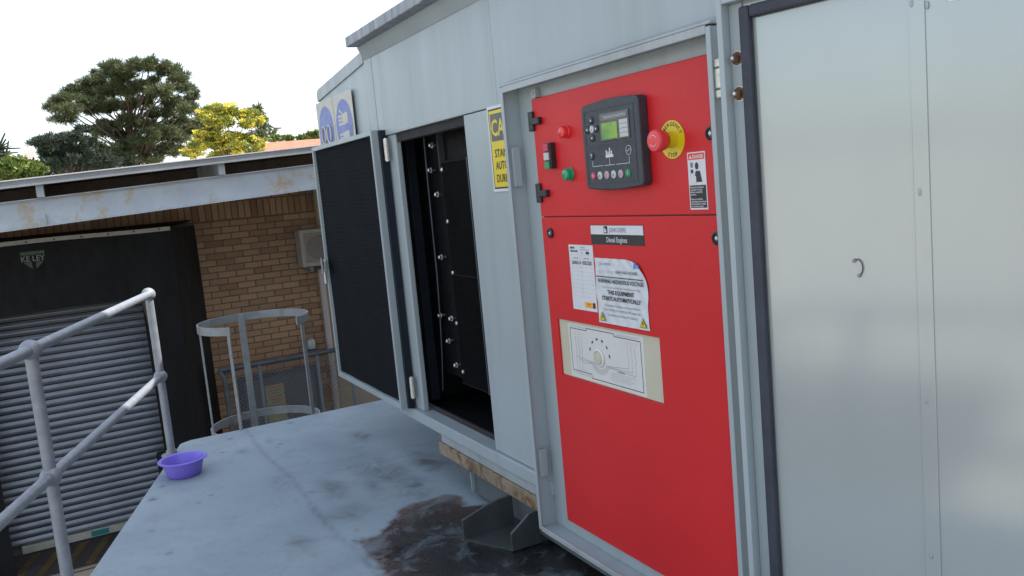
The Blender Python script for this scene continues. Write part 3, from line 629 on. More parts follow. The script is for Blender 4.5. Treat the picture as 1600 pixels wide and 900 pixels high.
def key(u, v, r, m, oval=1.0):
    a = cu_(u, v); return ct('key', MB().lathe([(r, .0002), (r, .0022), (r * .85, .0032)], (a[0], YC, a[1]), (0, -1, 0), 20), m, smooth=True)
def tri(cx_, cz_, r, ang, y): return MB().poly([(cx_ + r * math.cos(math.radians(ang + k * 120)), y, cz_ + r * math.sin(math.radians(ang + k * 120))) for k in range(3)])
for (u, v, an) in ((0.19, 0.80, 90), (0.19, 0.60, 270), (0.09 + .02, 0.70, 180), (0.27, 0.70, 0)):
    key(u, v, .0105, 'black'); a = cu_(u, v); ct('arrow_mark', tri(a[0], a[1], .0048, an, YC - .0036), 'white_ink')
key(0.19, 0.70, .0105, 'white_key'); a = cu_(0.19, 0.70); lettering('i', (a[0], YC - .0036, a[1] - .004), UXW, UZV, .008, 'ink', ctl, align='CENTER')
for k, m in enumerate(('red_key', 'white_key', 'pink_key', 'white_key', 'pink_key', 'green_key')):
    u = 0.155 + k * 0.122; key(u, 0.165, .0112, m); a = cu_(u, 0.165)
    s_ = ('O', 'm', 'T', 'A', 'x', 'I')[k]; lettering(s_, (a[0], YC - .0036, a[1] - .004), UXW, UZV, .008, 'white_ink' if k in (0, 5) else 'ink_soft', ctl, align='CENTER', bold=.02)
key(0.155, 0.395, .0105, 'black'); a = cu_(0.155, .395); lettering('T', (a[0], YC - .0036, a[1] - .005), UXW, UZV, .010, 'white_key', ctl, align='CENTER', bold=.05)
a = cu_(0.80, 0.415); cpts = [(a[0] + .0115 * math.cos(t), YC - .0008, a[1] + .0125 * math.sin(t)) for t in np.linspace(0, 2 * math.pi, 25)]
ct('generator_symbol', MB().tube(cpts, .0008, 5), 'white_ink'); sn = [(a[0] + .007 * t, YC - .0008, a[1] + .003 * math.sin(t * 3.14)) for t in np.linspace(-1, 1, 11)]; ct('generator_symbol', MB().tube(sn, .0008, 5), 'white_ink')
a = cu_(0.465, 0.36); fy = YC - .0006; fac = [B(a[0] - .017, a[0] + .019, fy - .0003, fy, a[1], a[1] + .008)] + [B(a[0] - .015 + k * .008, a[0] - .010 + k * .008, fy - .0003, fy, a[1] + .0081, a[1] + h) for k, h in enumerate((.020, .016, .026, .018))]
ct('factory_symbol', grow(fac), 'white_ink')
def cline(p0, p1):
    a = cu_(*p0); b_ = cu_(*p1); ct('mimic_line', B(min(a[0], b_[0]) - .0007, max(a[0], b_[0]) + .0007, fy - .0003, fy, min(a[1], b_[1]) - .0007, max(a[1], b_[1]) + .0007), 'white_ink')
cline((.155, .275), (.155, .335)); cline((.155, .275), (.34, .275)); cline((.37, .275), (.55, .275)); cline((.465, .28), (.465, .35)); cline((.58, .275), (.80, .275)); cline((.80, .28), (.80, .345))

# stickers
YS = YR - 0.0012
def sticker(name, x0, x1, z0, z1, m, label=None, y=YS):
    o = pp(name, B(x0, x1, y, YR - .0002, z0, z1), m, label=None) if False else pp(name, B(x0, x1, y, YR - .0002, z0, z1), m)
    if label: o['label'] = label
    return o
def sbox(par, name, x0, x1, z0, z1, m, y=YS, d=.0003): return obj(name, B(x0, x1, y - d, y - .0001, z0, z1), m, par)
def st(par, s, x, z, h, w, m='ink', bold=0.0, align='LEFT', y=YS - .0005): return lettering(s, (x, y, z), UXW, UZV, h, m, par, w, bold, align)
x0, x1, z0, z1 = -2.116, -1.857, 1.143, 1.200
bs1 = sticker('brand_sticker', x0, x1, z0, z1, 'ink', 'white over black rectangular engine maker sticker')
sbox(bs1, 'white_band', x0 + .0015, x1 - .0015, 1.1725, z1 - .0015, 'white')
sbox(bs1, 'emblem', -2.046, -2.027, 1.176, 1.197, 'ink', YS - .0004)
obj('emblem_deer', MB().poly([(-2.043, YS - .0012, 1.179), (-2.030, YS - .0012, 1.179), (-2.034, YS - .0012, 1.185), (-2.032, YS - .0012, 1.189), (-2.038, YS - .0012, 1.187), (-2.040, YS - .0012, 1.194), (-2.043, YS - .0012, 1.188)]), 'white_ink', bs1)
st(bs1, 'JOHN DEERE', -2.020, 1.1795, .0125, .083); st(bs1, 'Diesel Engines', -2.035, 1.1505, .0145, .100, 'white_ink', .01)
x0, x1, z0, z1 = -2.247, -2.113, 0.937, 1.139
lg = sticker('service_log_sticker', x0, x1, z0, z1, 'white', 'white service record sticker with ruled lines')
st(lg, 'NEWWAY', x0 + .009, 1.1265, .006, .026, bold=.04); st(lg, 'SERVICE RECORD', x0 + .009, 1.1165, .006, .042, bold=.03); st(lg, 'Kva rating', x0 + .068, 1.130, .004, .024); st(lg, 'Serial no.', x0 + .068, 1.123, .004, .045); st(lg, 'Job', x0 + .07, 1.113, .004, .010); sbox(lg, 'stamp', x0 + .095, x0 + .113, 1.111, 1.119, 'ink')
st(lg, 'Serviced', x0 + .025, 1.097, .004, .025); st(lg, 'Next due', x0 + .082, 1.097, .004, .028)
st(lg, '20/05/19', x0 + .014, 1.079, .010, .050, bold=.02); st(lg, '05/20', x0 + .073, 1.079, .011, .050, bold=.025)
for k in range(11): sbox(lg, 'ruled_line', x0 + .010, x1 - .006, 1.1075 - k * .0128, 1.1083 - k * .0128, 'ink_faint')
sbox(lg, 'ruled_line', x0 + .066, x0 + .0668, .974, 1.107, 'ink_faint'); sbox(lg, 'ruled_line', x0 + .0095, x0 + .0101, .98, 1.107, 'ink_faint')
og = sbox(lg, 'maker_tag', x0 + .068, x0 + .112, .947, .964, 'orange'); sbox(lg, 'maker_tag_end', x0 + .1121, x0 + .126, .947, .964, 'ink'); st(lg, 'Power', x0 + .083, .957, .004, .02, y=YS - .0009); st(lg, 'Gen', x0 + .083, .950, .004, .014, y=YS - .0009)
# crinkled warning sticker with lifted corner
x0, x1, z0, z1 = -2.107, -1.858, 0.909, 1.103
wvs = []; nx, nz = 40, 34
for i in range(nx):
    for j in range(nz):
        s_, t = i / (nx - 1), j / (nz - 1); xr = x1 - max(0, t - .62) ** 2 * .20 - .004 * math.sin(t * 7); zt = z1 - max(0, s_ - .72) ** 2 * .18
        wvs.append((x0 + .004 * (1 - t) * 0 + (xr - x0) * s_ + .003 * math.sin(t * 9) * (1 - s_), YS - .0010 - .0010 * (math.sin(s_ * 31 + t * 8) * math.sin(t * 13 + 2 * s_)) - .006 * max(0, s_ + t - 1.62) ** 1.5 * 3, z0 + (zt - z0) * t))
wmb = MB().add(wvs, [(i * nz + j, (i + 1) * nz + j, (i + 1) * nz + j + 1, i * nz + j + 1) for i in range(nx - 1) for j in range(nz - 1)])
ws = pp('warning_sticker', wmb, 'white2', smooth=True); ws['label'] = 'crinkled white hazardous voltage warning sticker with lifted corner'
yw = YS - .0042
def wt(s, x, z, h, w, m='ink_soft', bold=0.0, align='LEFT'): st(ws, s, x, z, h, w, m, bold, align, yw)
wt('CALL CENTRE', -2.083, 1.083, .0075, .062); wt('TEL: +27 11 2141 000', -2.092, 1.060, .0075, .082, 'ink_faint'); wt('NEW WAY POWER', -2.000, 1.0605, .009, .105, bold=.02)
sbox(ws, 'rule', -2.102, -1.870, 1.0475, 1.050, 'ink', yw); obj('logo', MB().add([(-1.911, yw, 1.079), (-1.903, yw, 1.079), (-1.903, yw, 1.089), (-1.893, yw, 1.079), (-1.886, yw, 1.081), (-1.886, yw, 1.090), (-1.891, yw, 1.090), (-1.891, yw, 1.086), (-1.899, yw, 1.096), (-1.908, yw, 1.095)], [tuple(range(10))]), 'logo_blue', ws)
xc = -1.982
wt('WARNING HAZARDOUS VOLTAGE', xc, 1.031, .0115, .222, 'ink', .02, 'CENTER'); wt('This unit is to be serviced by Trained Personnel Only', xc, 1.016, .0058, .185, 'ink_soft', 0, 'CENTER'); wt('THIS EQUIPMENT', xc, .9985, .0115, .130, 'ink', .03, 'CENTER'); wt('STARTS AUTOMATICALLY', xc, .980, .0115, .190, 'ink', .03, 'CENTER')
wt('All unauthorised persons are prohibited', xc, .962, .0072, .170, 'ink_soft', 0, 'CENTER'); wt('from handling or interfering with apparatus', xc, .949, .0072, .178, 'ink_soft', 0, 'CENTER'); wt('Unauthorised Entrance Prohibited', xc, .934, .0072, .145, 'ink_soft', 0, 'CENTER')
for xx in (-2.083, -1.884):
    obj('hazard_triangle', tri(xx, .925, .0185, 90, yw), 'ink', ws); obj('hazard_triangle', tri(xx, .925, .0155, 90, yw - .0003), 'yellow', ws)
    zb = .925; obj('flash_mark', MB().poly([(xx - .002, yw - .0006, zb + .008), (xx + .003, yw - .0006, zb + .008), (xx + .001, yw - .0006, zb + .002), (xx + .004, yw - .0006, zb + .002), (xx - .002, yw - .0006, zb - .007), (xx - .0005, yw - .0006, zb), (xx - .004, yw - .0006, zb)]), 'ink', ws)
# danger sticker
x0, x1, z0, z1 = -1.658, -1.593, 1.239, 1.379
dg_ = sticker('danger_sticker', x0, x1, z0, z1, 'white', 'tall danger sticker with reading figure')
sbox(dg_, 'red_band', x0 + .003, x1 - .003, 1.3605, 1.376, 'red_lens'); obj('alert_triangle', tri(x0 + .012, 1.3665, .0062, 90, YS - .0006), 'white_ink', dg_); st(dg_, 'DANGER', x0 + .0195, 1.3635, .0085, .040, 'white_ink', .03, y=YS - .0007)
fg = [[(x0 + .033 + .0065 * math.cos(t), YS - .0005, 1.345 + .009 * math.sin(t)) for t in np.linspace(0, 6.0, 14)], [(x0 + .028, YS - .0005, 1.333), (x0 + .044, YS - .0005, 1.333), (x0 + .050, YS - .0005, 1.306), (x0 + .030, YS - .0005, 1.306), (x0 + .022, YS - .0005, 1.312)]]
for k_ in fg: obj('figure_symbol', MB().poly(k_), 'ink', dg_)
sbox(dg_, 'panel_symbol', x0 + .010, x0 + .019, 1.342, 1.354, 'ink_soft'); sbox(dg_, 'panel_symbol', x0 + .010, x0 + .019, 1.328, 1.337, 'ink'); sbox(dg_, 'booklet_symbol', x0 + .009, x0 + .029, 1.301, 1.321, 'white_ink', YS - .0006); sbox(dg_, 'booklet_symbol', x0 + .008, x0 + .0085, 1.301, 1.327, 'ink_soft')
sbox(dg_, 'black_band', x0 + .003, x1 - .003, 1.243, 1.2985, 'ink')
for k, s_ in enumerate(('Read and understand', "operator's manual", 'before using this', 'machine.', '', 'Failure to follow', 'operating instructions', 'could result in death', 'or serious injury.')):
    if s_: st(dg_, s_, x0 + .006, 1.2915 - k * .0058, .0042, .0025 * len(s_), 'white_ink', .02, y=YS - .0007)
# breaker plate in the cut-out
bpl = pp('breaker_plate', B(bx0 + .001, bx1 - .001, YR + 0.0065, -0.0022, bz0 + .001, bz1 - .001), 'beige')
YP = YR + 0.006
lx0, lx1, lz0, lz1 = -2.302, -1.905, 0.712, 0.886
lab = obj('mimic_label', B(lx0, lx1, YP, YR + .0064, lz0, lz1), 'plate', bpl)
def lineb(pts, w=.0012, m='ink'):
    g_ = MB()
    for (xa, za), (xb, zb) in zip(pts, pts[1:]):
        d = np.array([xb - xa, zb - za]); L = np.linalg.norm(d); n_ = np.array([-d[1], d[0]]) / (L + 1e-9) * w / 2
        g_.poly([(xa + n_[0], YP - .0004, za + n_[1]), (xb + n_[0], YP - .0004, zb + n_[1]), (xb - n_[0], YP - .0004, zb - n_[1]), (xa - n_[0], YP - .0004, za - n_[1])])
    return obj('mimic_line', g_, m, bpl, recalc=False)
L = lambda u, v: (lx0 + (lx1 - lx0) * u, lz0 + (lz1 - lz0) * v)
lineb([L(.03, .91), L(.27, .91), L(.27, .955), L(.64, .955), L(.64, .91), L(.965, .91), L(.965, .06), L(.30, .06), L(.30, .13), L(.03, .13), L(.03, .91)], .0022)
for k in range(3):
    lineb([L(.10 + k * .04, .78), L(.10 + k * .04, .60), L(.115 + k * .04, .53), L(.10 + k * .04, .50), L(.10 + k * .04, .20)], .0009, 'ink_soft'); lineb([L(.80 + k * .045, .80), L(.80 + k * .045, .62), L(.815 + k * .045, .55), L(.80 + k * .045, .52), L(.80 + k * .045, .40 - k * .05)], .0009, 'ink_soft')
    r_ = .115 + .02 * k; arc = [L(.43 + r_ * .8 * math.cos(t), .42 + r_ * 1.55 * math.sin(t)) for t in np.linspace(math.pi * 1.12, math.pi * 1.88, 14)]
    lineb([L(.10 + k * .04, .40 - k * .05)] + arc + [L(.80 + k * .045, .40 - k * .05)], .0011, 'ink_soft')
for k in range(6):
    a = math.radians(168 - k * 31); lineb([L(.43 + .135 * math.cos(a), .50 + .30 * math.sin(a)), L(.43 + .135 * math.cos(a - .2), .50 + .30 * math.sin(a - .2))], .006)
def bt(s, u, v, h, w, m='ink_faint'): a = L(u, v); lettering(s, (a[0], YP - .0005, a[1]), UXW, UZV, h, m, bpl, w)
bt('UTILITY SERVICE', .03, .935, .006, .088); bt('GENERATOR OUTPUT', .66, .93, .006, .115); bt('INCOMING LOADS', .04, .07, .006, .095); bt('R1 S1 T1', .09, .81, .006, .055); bt('R2 S2 T2', .79, .83, .006, .055); bt('L1 L2 L3', .10, .155, .006, .05)
bt('WARNING', .66, .285, .006, .035, 'ink_soft')
for k, s_ in enumerate(('Ensure that both breakers are locked and', 'isolated before working on this panel.', 'Refer to operator manual before changing', 'the position of the switch.')): bt(s_, .56, .245 - k * .038, .0042, .125 - (k % 2) * .02)
a = L(.425, .47); kb = obj('rotary_boss', MB().lathe([(0.029, .0001), (0.029, .004), (0.026, .006), (0.022, .0062), (0.021, .003)], (a[0], YP, a[1]), (0, -1, 0), 28), 'plate', bpl, smooth=True)
obj('rotary_core', MB().lathe([(0.0205, .0031), (0.018, .008), (0.004, .009)], (a[0], YP, a[1]), (0, -1, 0), 28), 'beige', bpl, smooth=True)

# ================================================================== signs
cs_x0 = wp(760, 170, 0)[0]
caution = thing('caution_sign', (cs_x0 + .24, 0.0, 1.31), 'yellow caution sign on the canopy partly hidden by the red bay frame', 'sign')
def cz(py, px=775): return wp(px, py, 0)[2]
cx0 = cs_x0 + .004; cx1 = cx0 + 0.46; ct_, cb_ = wp(762, 168, 0)[2], wp(771, 300, 0)[2]
obj('sign_plate', B(cx0, FX0 - .0025, -0.0022, 0.0015, cb_, ct_), 'white', caution)
obj('yellow_field', B(cx0 + .010, FX0 - .0026, -0.0030, -0.0023, cb_ + .010, ct_ - .010), 'ink', caution); obj('yellow_field', B(cx0 + .016, FX0 - .0027, -0.0036, -0.0031, cb_ + .016, ct_ - .016), 'yellow', caution)
hb = wp(768, 222, 0)[2]; ht = wp(764, 180, 0)[2]
obj('header_band', B(cx0 + .024, FX0 - .0028, -0.0042, -0.0037, hb, ht), 'sign_grey', caution)
def cut(mb, xmax):                                     # the frame stands in front of the rest of the words
    bm = bmesh.new(); vs = [bm.verts.new(q) for q in mb.v]
    for f in mb.f: bm.faces.new([vs[i] for i in f])
    bmesh.ops.bisect_plane(bm, geom=bm.verts[:] + bm.edges[:] + bm.faces[:], plane_co=(xmax, 0, 0), plane_no=(1, 0, 0), clear_outer=True)
    bm.verts.index_update(); r = MB(); r.v = [tuple(v.co) for v in bm.verts]; r.f = [tuple(v.index for v in f.verts) for f in bm.faces]; bm.free(); return r
def ctext(s, x, z, h, w, m, bold): obj('lettering', cut(text_mb(s, (x, -0.0046, z), UXW, UZV, h, w, bold), FX0 - .003), m, caution, recalc=False)
lh = (ht - hb); ctext('CA', cx0 + .029, hb + lh * .2, lh * .58, .098, 'yellow', .02)
for s_, py, ww in (('STAN', 241, .092), ('AUTOM', 260, .116), ('DURIN', 280, .100)):
    z_ = wp(775, py + 5, 0)[2]; ctext(s_, cx0 + .038, z_, .027, ww, 'ink', .012)

PY = -0.013
for (pl, prr, glove, lab) in (((493, 163), (519, 155), False, 'blue safety goggles sign on the hood above the foam door'), ((519, 154), (548, 138), True, 'blue protective gloves sign on the hood nearest the canopy corner')):
    a = wp(*pl, PY); b_ = wp(*prr, PY); zt = max(a[2], b_[2]); w_ = b_[0] - a[0] - .006; zb = zt - w_ * 1.02
    sg = thing('safety_sign', ((a[0] + b_[0]) / 2, PY, zb), lab, 'sign', 'blue safety signs on the hood')
    lean = 0.018
    def yl(z, d): return PY + lean * (z - zt) / (zt - zb) * -1 * -1 * 0 - d
    obj('sign_plate', B(a[0], a[0] + w_, PY, PY + 0.003, zb, zt), 'cream', sg, bevel=.001)
    cxs, czs = a[0] + w_ / 2, zt - w_ * .53; rr_ = w_ * .43
    obj('blue_disc', MB().poly([(cxs + rr_ * math.cos(t), PY - .001, czs + rr_ * math.sin(t)) for t in np.linspace(0, 2 * math.pi, 41)[:-1]]), 'blue', sg)
    Q = lambda u, v: (cxs + rr_ * u, PY - .002, czs + rr_ * v)
    if not glove:
        for s_ in (-1, 1):
            rr2 = [Q(s_ * (.36 + .27 * math.cos(t)), -.12 + .34 * math.sin(t)) for t in np.linspace(0, 2 * math.pi, 25)]
            obj('goggle_symbol', MB().tube(rr2, rr_ * .05, 6), 'cream', sg)
    else:
        for dz in (0.05, -0.62):
            obj('glove_symbol', MB().poly([Q(-.15, dz), Q(.55, dz + .05), Q(.55, dz + .45), Q(-.15, dz + .42)]), 'cream', sg)
            for k in range(3): obj('glove_symbol', MB().poly([Q(-.62, dz + .02 + k * .14), Q(-.16, dz + .02 + k * .14), Q(-.16, dz + .12 + k * .14), Q(-.62, dz + .12 + k * .14)]), 'cream', sg)
        obj('glove_symbol', MB().poly([Q(-.5, .62), Q(-.4, .70), Q(-.05, .50), Q(-.12, .44)]), 'cream', sg)

# ================================================================== handrail
HRZ, HMZ = 0.916, 0.454
PA, PB = np.array([-5.036, -1.017, 0]), np.array([-3.412, -1.547, 0]); dr = (PB - PA) / np.linalg.norm(PB - PA)
hrl = thing('handrail', tuple((PA + PB) / 2), 'galvanised pipe handrail with ball joints along the slab edge', 'handrail')
PC = PB + dr * 0.62
zv = lambda p, z: np.array([p[0], p[1], z])
for P_ in (PA, PB):
    obj('post', MB().tube([zv(P_, 0.006), zv(P_, HRZ)], 0.0215, 18), 'galv', hrl, smooth=True)
    obj('base_flange', MB().lathe([(0.055, 0.0), (0.055, 0.008), (0.03, 0.0085), (0.028, 0.03)], zv(P_, 0.0005), (0, 0, 1), 18), 'galv', hrl, smooth=True)
    for z in (HRZ, HMZ): obj('ball_joint', MB().ball(zv(P_, z), 0.037, 20), 'galv', hrl, smooth=True)
for z, n_ in ((HRZ, 'top_rail'), (HMZ, 'mid_rail')): obj(n_, MB().tube([zv(PA, z), zv(PB, z), zv(PC, z)], 0.0205, 18), 'galv', hrl, smooth=True)

# raised walkway with looped handrail on the yard side, behind the camera (seen as a soft reflection in the open door)
wkw = MB().box(-2.9, 1.5, -2.80, -2.50, -0.62, -0.50)
for x_ in (-2.7, -.6, 1.3):
    for y_ in (-2.74, -2.56): wkw.box(x_ - .04, x_ + .04, y_ - .04, y_ + .04, GZ, -.621)
tag(obj('raised_walkway', wkw, 'skid'), 'steel walkway beside the slab', 'walkway', kind='structure')
lr = thing('stair_handrail', (-1.4, -2.6, -0.5), 'looped pipe handrail on the raised walkway, reflected in the open door', 'handrail')
lz1, lz0, lxe, lr_ = 0.56, -0.10, -2.44, .12
path = [(1.4, -2.6, lz1), (lxe + lr_, -2.6, lz1)] + [(lxe + lr_ - lr_ * math.sin(t), -2.6, lz1 - lr_ + lr_ * math.cos(t)) for t in np.linspace(.2, 1.57, 7)] + [(lxe + lr_ - lr_ * math.cos(t), -2.6, lz0 + lr_ - lr_ * math.sin(t)) for t in np.linspace(0, 1.57, 8)] + [(1.4, -2.6, lz0)]
obj('rail_loop', MB().tube(path, .04, 14), 'galv', lr, smooth=True)
for x_ in (-2.0, -.6, .8): obj('post', MB().tube([(x_, -2.6, -.5), (x_, -2.6, lz1)], .04, 14), 'galv', lr, smooth=True)

# ladder cage at the far edge
cc = np.array([-5.53, -0.39]); cr_ = 0.335
lc = thing('ladder_cage', (cc[0], cc[1], GZ), 'galvanised safety cage hoops of the ladder at the far slab edge', 'ladder')
def hoop(z, a0, a1, bh=.05, th=.008):
    mb = MB(); vs = []; fs = []; n_ = 48
    for k in range(n_ + 1):
        a = math.radians(a0 + (a1 - a0) * k / n_); e = np.array([math.cos(a), math.sin(a)])
        for r_, dz in ((cr_, -bh / 2), (cr_ + th, -bh / 2), (cr_ + th, bh / 2), (cr_, bh / 2)): vs.append((cc[0] + e[0] * r_, cc[1] + e[1] * r_, z + dz))
    for k in range(n_):
        for j in range(4): fs.append((k * 4 + j, k * 4 + (j + 1) % 4, (k + 1) * 4 + (j + 1) % 4, (k + 1) * 4 + j))
    fs += [(0, 1, 2, 3), (n_ * 4 + 3, n_ * 4 + 2, n_ * 4 + 1, n_ * 4)]; return mb.add(vs, fs)
for z in (0.612, -0.06, -0.86, -1.6): obj('hoop', hoop(z, 38, 325), 'cage', lc, smooth=True)
for a in (322, 271, 183, 50):
    a_ = math.radians(a); e = np.array([math.cos(a_), math.sin(a_)]); t_ = np.array([-e[1], e[0]]); pts = []; hw = .010 if a == 322 else .022
    for r_, s_ in ((cr_ - .0075, -hw), (cr_ - .0005, -hw), (cr_ - .0005, hw), (cr_ - .0075, hw)): q = cc + e * r_ + t_ * s_; pts.append((q[0], q[1], -1.7))
    obj('strap', MB().prism(pts, (0, 0, 2.33)), 'cage', lc, bevel=.001)
for s_ in (-.2, .2): obj('stile', B(-5.335, -5.31, cc[1] + s_ - .03, cc[1] + s_ + .03, GZ, -.02), 'cage', lc)
for k in range(8): obj('rung', MB().tube([(-5.32, cc[1] - .2, GZ + .3 + k * .3), (-5.32, cc[1] + .2, GZ + .3 + k * .3)], .011, 10), 'cage', lc)

# purple bowl
bc = (sp(248, 722, .085) + sp(322, 712, .085)) / 2
bowl = MB().lathe([(0.078, 0.0), (0.083, 0.004), (0.104, 0.078), (0.121, 0.082), (0.122, 0.086), (0.119, 0.0885), (0.103, 0.0865), (0.099, 0.080), (0.078, 0.008), (0.02, 0.0065)], (bc[0], bc[1], 0.0015), (0, 0, 1), 56)
tag(obj('wash_bowl', bowl, 'purple', smooth=True), 'purple plastic wash bowl standing near the slab edge', 'bowl')

# ================================================================== brick building
BX = -11.6
bld = thing('brick_building', (BX, 0, GZ), 'brown face brick building with roller door behind the slab', 'building')
SLW = math.tan(math.radians(2.8))
wall_ = obj('wall', MB().prism([(BX - .35, -7.0, GZ), (BX - .35, 9.0, GZ), (BX - .35, 9.0, 1.862 + SLW * 9), (BX - .35, -7.0, 1.862 - SLW * 7)], (.338, 0, 0)), 'mortar', bld)
shutY0, shutY1 = -2.36, -0.62
def brick_mesh(L_, H_, D_=0.011, bev=.003):
    mb = B(0, D_ + .001, -L_ / 2, L_ / 2, -H_ / 2, H_ / 2); me = bpy.data.meshes.new('brick'); me.from_pydata(mb.v, [], mb.f)
    bm = bmesh.new(); bm.from_mesh(me); bmesh.ops.recalc_face_normals(bm, faces=bm.faces); bmesh.ops.bevel(bm, geom=[e for e in bm.edges if all(v.co.x > .005 for v in e.verts)], offset=bev, segments=1, affect='EDGES'); bm.to_mesh(me); bm.free()
    me.materials.append(M['brick']); return me
bricks = []
CH, CL = 0.083, 0.232; ZC0 = 1.305
def lit_rows():
    for r_ in range(-1, 40):
        zc = ZC0 - 0.165 - r_ * CH if r_ >= 0 else ZC0 + 0.165 - .007
        if zc < GZ + .05: break
        for k in range(-26, 34):
            yc = k * CL + (CL / 2 if r_ % 2 else 0)
            if -6.6 < yc < 8.6: yield yc, zc
for yc, zc in lit_rows(): bricks.append((yc, zc, 'stretcher'))
for k in range(-60, 76):
    bricks.append((k * 0.083, ZC0, 'soldier'))
def vis(yc, zc):
    q = proj((BX, yc, zc)); lim = 1.48
    if yc < 0.02 and zc < 1.15: return False
    if -2.6 < yc < 0.0 and zc < 1.0: return False
    return -10 < q[0] < 512 + (q[1] - 300) * .08 and q[1] < 668 and yc < 1.62 and zc < lim
me_s, me_d = brick_mesh(CL - .011, CH - .011), brick_mesh(CH - .011, 0.232 - .011)
near = [b_ for b_ in bricks if vis(b_[0], b_[1])]; near.sort(key=lambda b_: -b_[0] * 0 - (1 if b_[0] > -.1 else 0)); ind = near[:300]; rest = [b_ for b_ in bricks if b_ not in set(ind)]
for yc, zc, kd in ind:
    o = bpy.data.objects.new('brick', me_s if kd == 'stretcher' else me_d); COL.objects.link(o); o.parent = wall_
    o.location = (-0.0125 + RNG.uniform(-.0015, .002), yc, zc - GZ)
rb = MB(); tone = []
for yc, zc, kd in rest:
    if yc > 1.75 and yc < 2.6: continue
    if shutY0 - .1 < yc < shutY1 + .1 and zc < .5: continue
    L_, H_ = (CL - .011, CH - .011) if kd == 'stretcher' else (CH - .011, .221)
    rb.box(BX - .0125, BX, yc - L_ / 2, yc + L_ / 2, zc - H_ / 2, zc + H_ / 2); tone += [random.random()] * 8
ro = tag(obj('brickwork', rb, 'brick', wall_, recalc=False), kind='stuff'); at = ro.data.attributes.new('tone', 'FLOAT', 'POINT'); at.data.foreach_set('value', np.array(tone, np.float32))
y0p = bp(500, 380, BX + .06)[1]
obj('pilaster', B(BX, BX + 0.06, y0p, y0p + .85, GZ, 1.75), 'pilaster', bld, bevel=.004)
# lean-to roof: sheet, beam and purlin stubs, rising gently towards the right
SL = math.tan(math.radians(2.8)); rzf = lambda y: 1.955 + SL * y - 0.0
def sloped(x0, x1, y0, y1, zb0, zt0):
    return MB().add([(x0, y0, zb0 + SL * y0), (x1, y0, zb0 + SL * y0), (x1, y1, zb0 + SL * y1), (x0, y1, zb0 + SL * y1), (x0, y0, zt0 + SL * y0), (x1, y0, zt0 + SL * y0), (x1, y1, zt0 + SL * y1), (x0, y1, zt0 + SL * y1)],
                    [(0, 3, 2, 1), (4, 5, 6, 7), (0, 1, 5, 4), (1, 2, 6, 5), (2, 3, 7, 6), (3, 0, 4, 7)])
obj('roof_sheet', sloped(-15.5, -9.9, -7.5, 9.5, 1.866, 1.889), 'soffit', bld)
obj('roof_skin', sloped(-15.52, -9.855, -7.52, 9.52, 1.8891, 1.901), 'roof_sheet', bld)
obj('barge_flashing', sloped(-9.889, -9.865, -7.52, 9.52, 1.818, 1.8886), 'fascia', bld, bevel=.004)
bm_ = [sloped(-10.105, -10.095, -7.3, 9.3, 1.411, 1.6835), sloped(-10.16, -10.04, -7.3, 9.3, 1.684, 1.696), sloped(-10.16, -10.04, -7.3, 9.3, 1.399, 1.4105)]
for k, q in enumerate(bm_): obj('beam_web' if k == 0 else 'beam_flange', q, 'steel_blue', bld)
for px in (58, 345):
    y_ = bp(px, 270, -10.05)[1]
    obj('purlin', B(-11.55, -9.96, y_ - .035, y_ + .035, 1.698 + SL * y_, 1.862 + SL * y_), 'steel_blue', bld, bevel=.002)
yb = bp(72, 350, -10.04)[1]; obj('web_stiffener', B(-10.094, -10.05, yb - .004, yb + .004, 1.413 + SL * yb, 1.52 + SL * yb), 'steel_blue', bld)
yb2 = bp(470, 300, -10.04)[1]; obj('beam_bracket', B(-11.55, -10.17, yb2 - .01, yb2 + .25, 1.42 + SL * yb2, 1.432 + SL * yb2), 'steel_blue', bld)

# roller door
RD = BX + 0.02; zt_, zb_ = 0.42, -2.47
rdoor = obj('roller_door', B(RD - .03, RD - .022, shutY0 - .3, shutY1 + .3, zb_, zt_), 'dark', bld)
ns = 32; ph = (zt_ - zb_) / ns; prof = []
for k in range(13):
    t = k / 12; prof.append((0.024 * math.sin(math.pi * t) ** 0.8 + (0.006 if t > .9 else 0), t * ph * .93))
pts = [(x, z) for x, z in prof]; npf = len(pts)
sv = [(x, y, z) for y in (shutY0 - shutY0 - 1.12, 1.12) for x, z in pts]; sf = [(k, k + 1, npf + k + 1, npf + k) for k in range(npf - 1)]
sme = bpy.data.meshes.new('slat'); sme.from_pydata(sv, [], sf); sme.materials.append(M['slat'])
for p_ in sme.polygons: p_.use_smooth = True
for k in range(ns):
    o = bpy.data.objects.new('slat', sme); COL.objects.link(o); o.parent = rdoor; o.location = (RD - BX - .015, (shutY0 + shutY1) / 2, zb_ + k * ph - GZ)
obj('bottom_bar', B(RD - .015, RD + .035, shutY0 + .04, shutY1 - .1, zb_ - .09, zb_ - .002), 'trim_white', rdoor, bevel=.004)
yt = bp(160, 852, RD + .036); obj('bar_label', B(RD + .0352, RD + .038, yt[1] - .10, yt[1] + .10, zb_ - .078, zb_ - .012), 'teal', rdoor)

# dock shelter
shl = thing('dock_shelter', (BX + .3, -1.0, GZ), 'black rubber dock shelter framing the roller door under the roof', 'dock shelter')
SX = -11.02
yR = bp(265, 357, SX)[1]; zTp = bp(200, 362, SX)[2]; zHb = bp(110, 480, SX)[2]
hd = obj('header_curtain', B(SX - .03, SX, -3.3, yR, zHb, zTp - .03), 'rubber', shl, bevel=.004)
def sidep_(pts, m, name): return obj(name, MB().prism(pts, (0, 0, zTp - .01 - GZ)), m, shl)
yi = bp(226, 480, SX)[1]
sidep_([(SX - .03, yR - .001, GZ), (SX - .002, yR - .001, GZ), (BX + .01, yR + .36, GZ), (BX + .01, yR + .30, GZ)], 'rubber', 'side_wall')
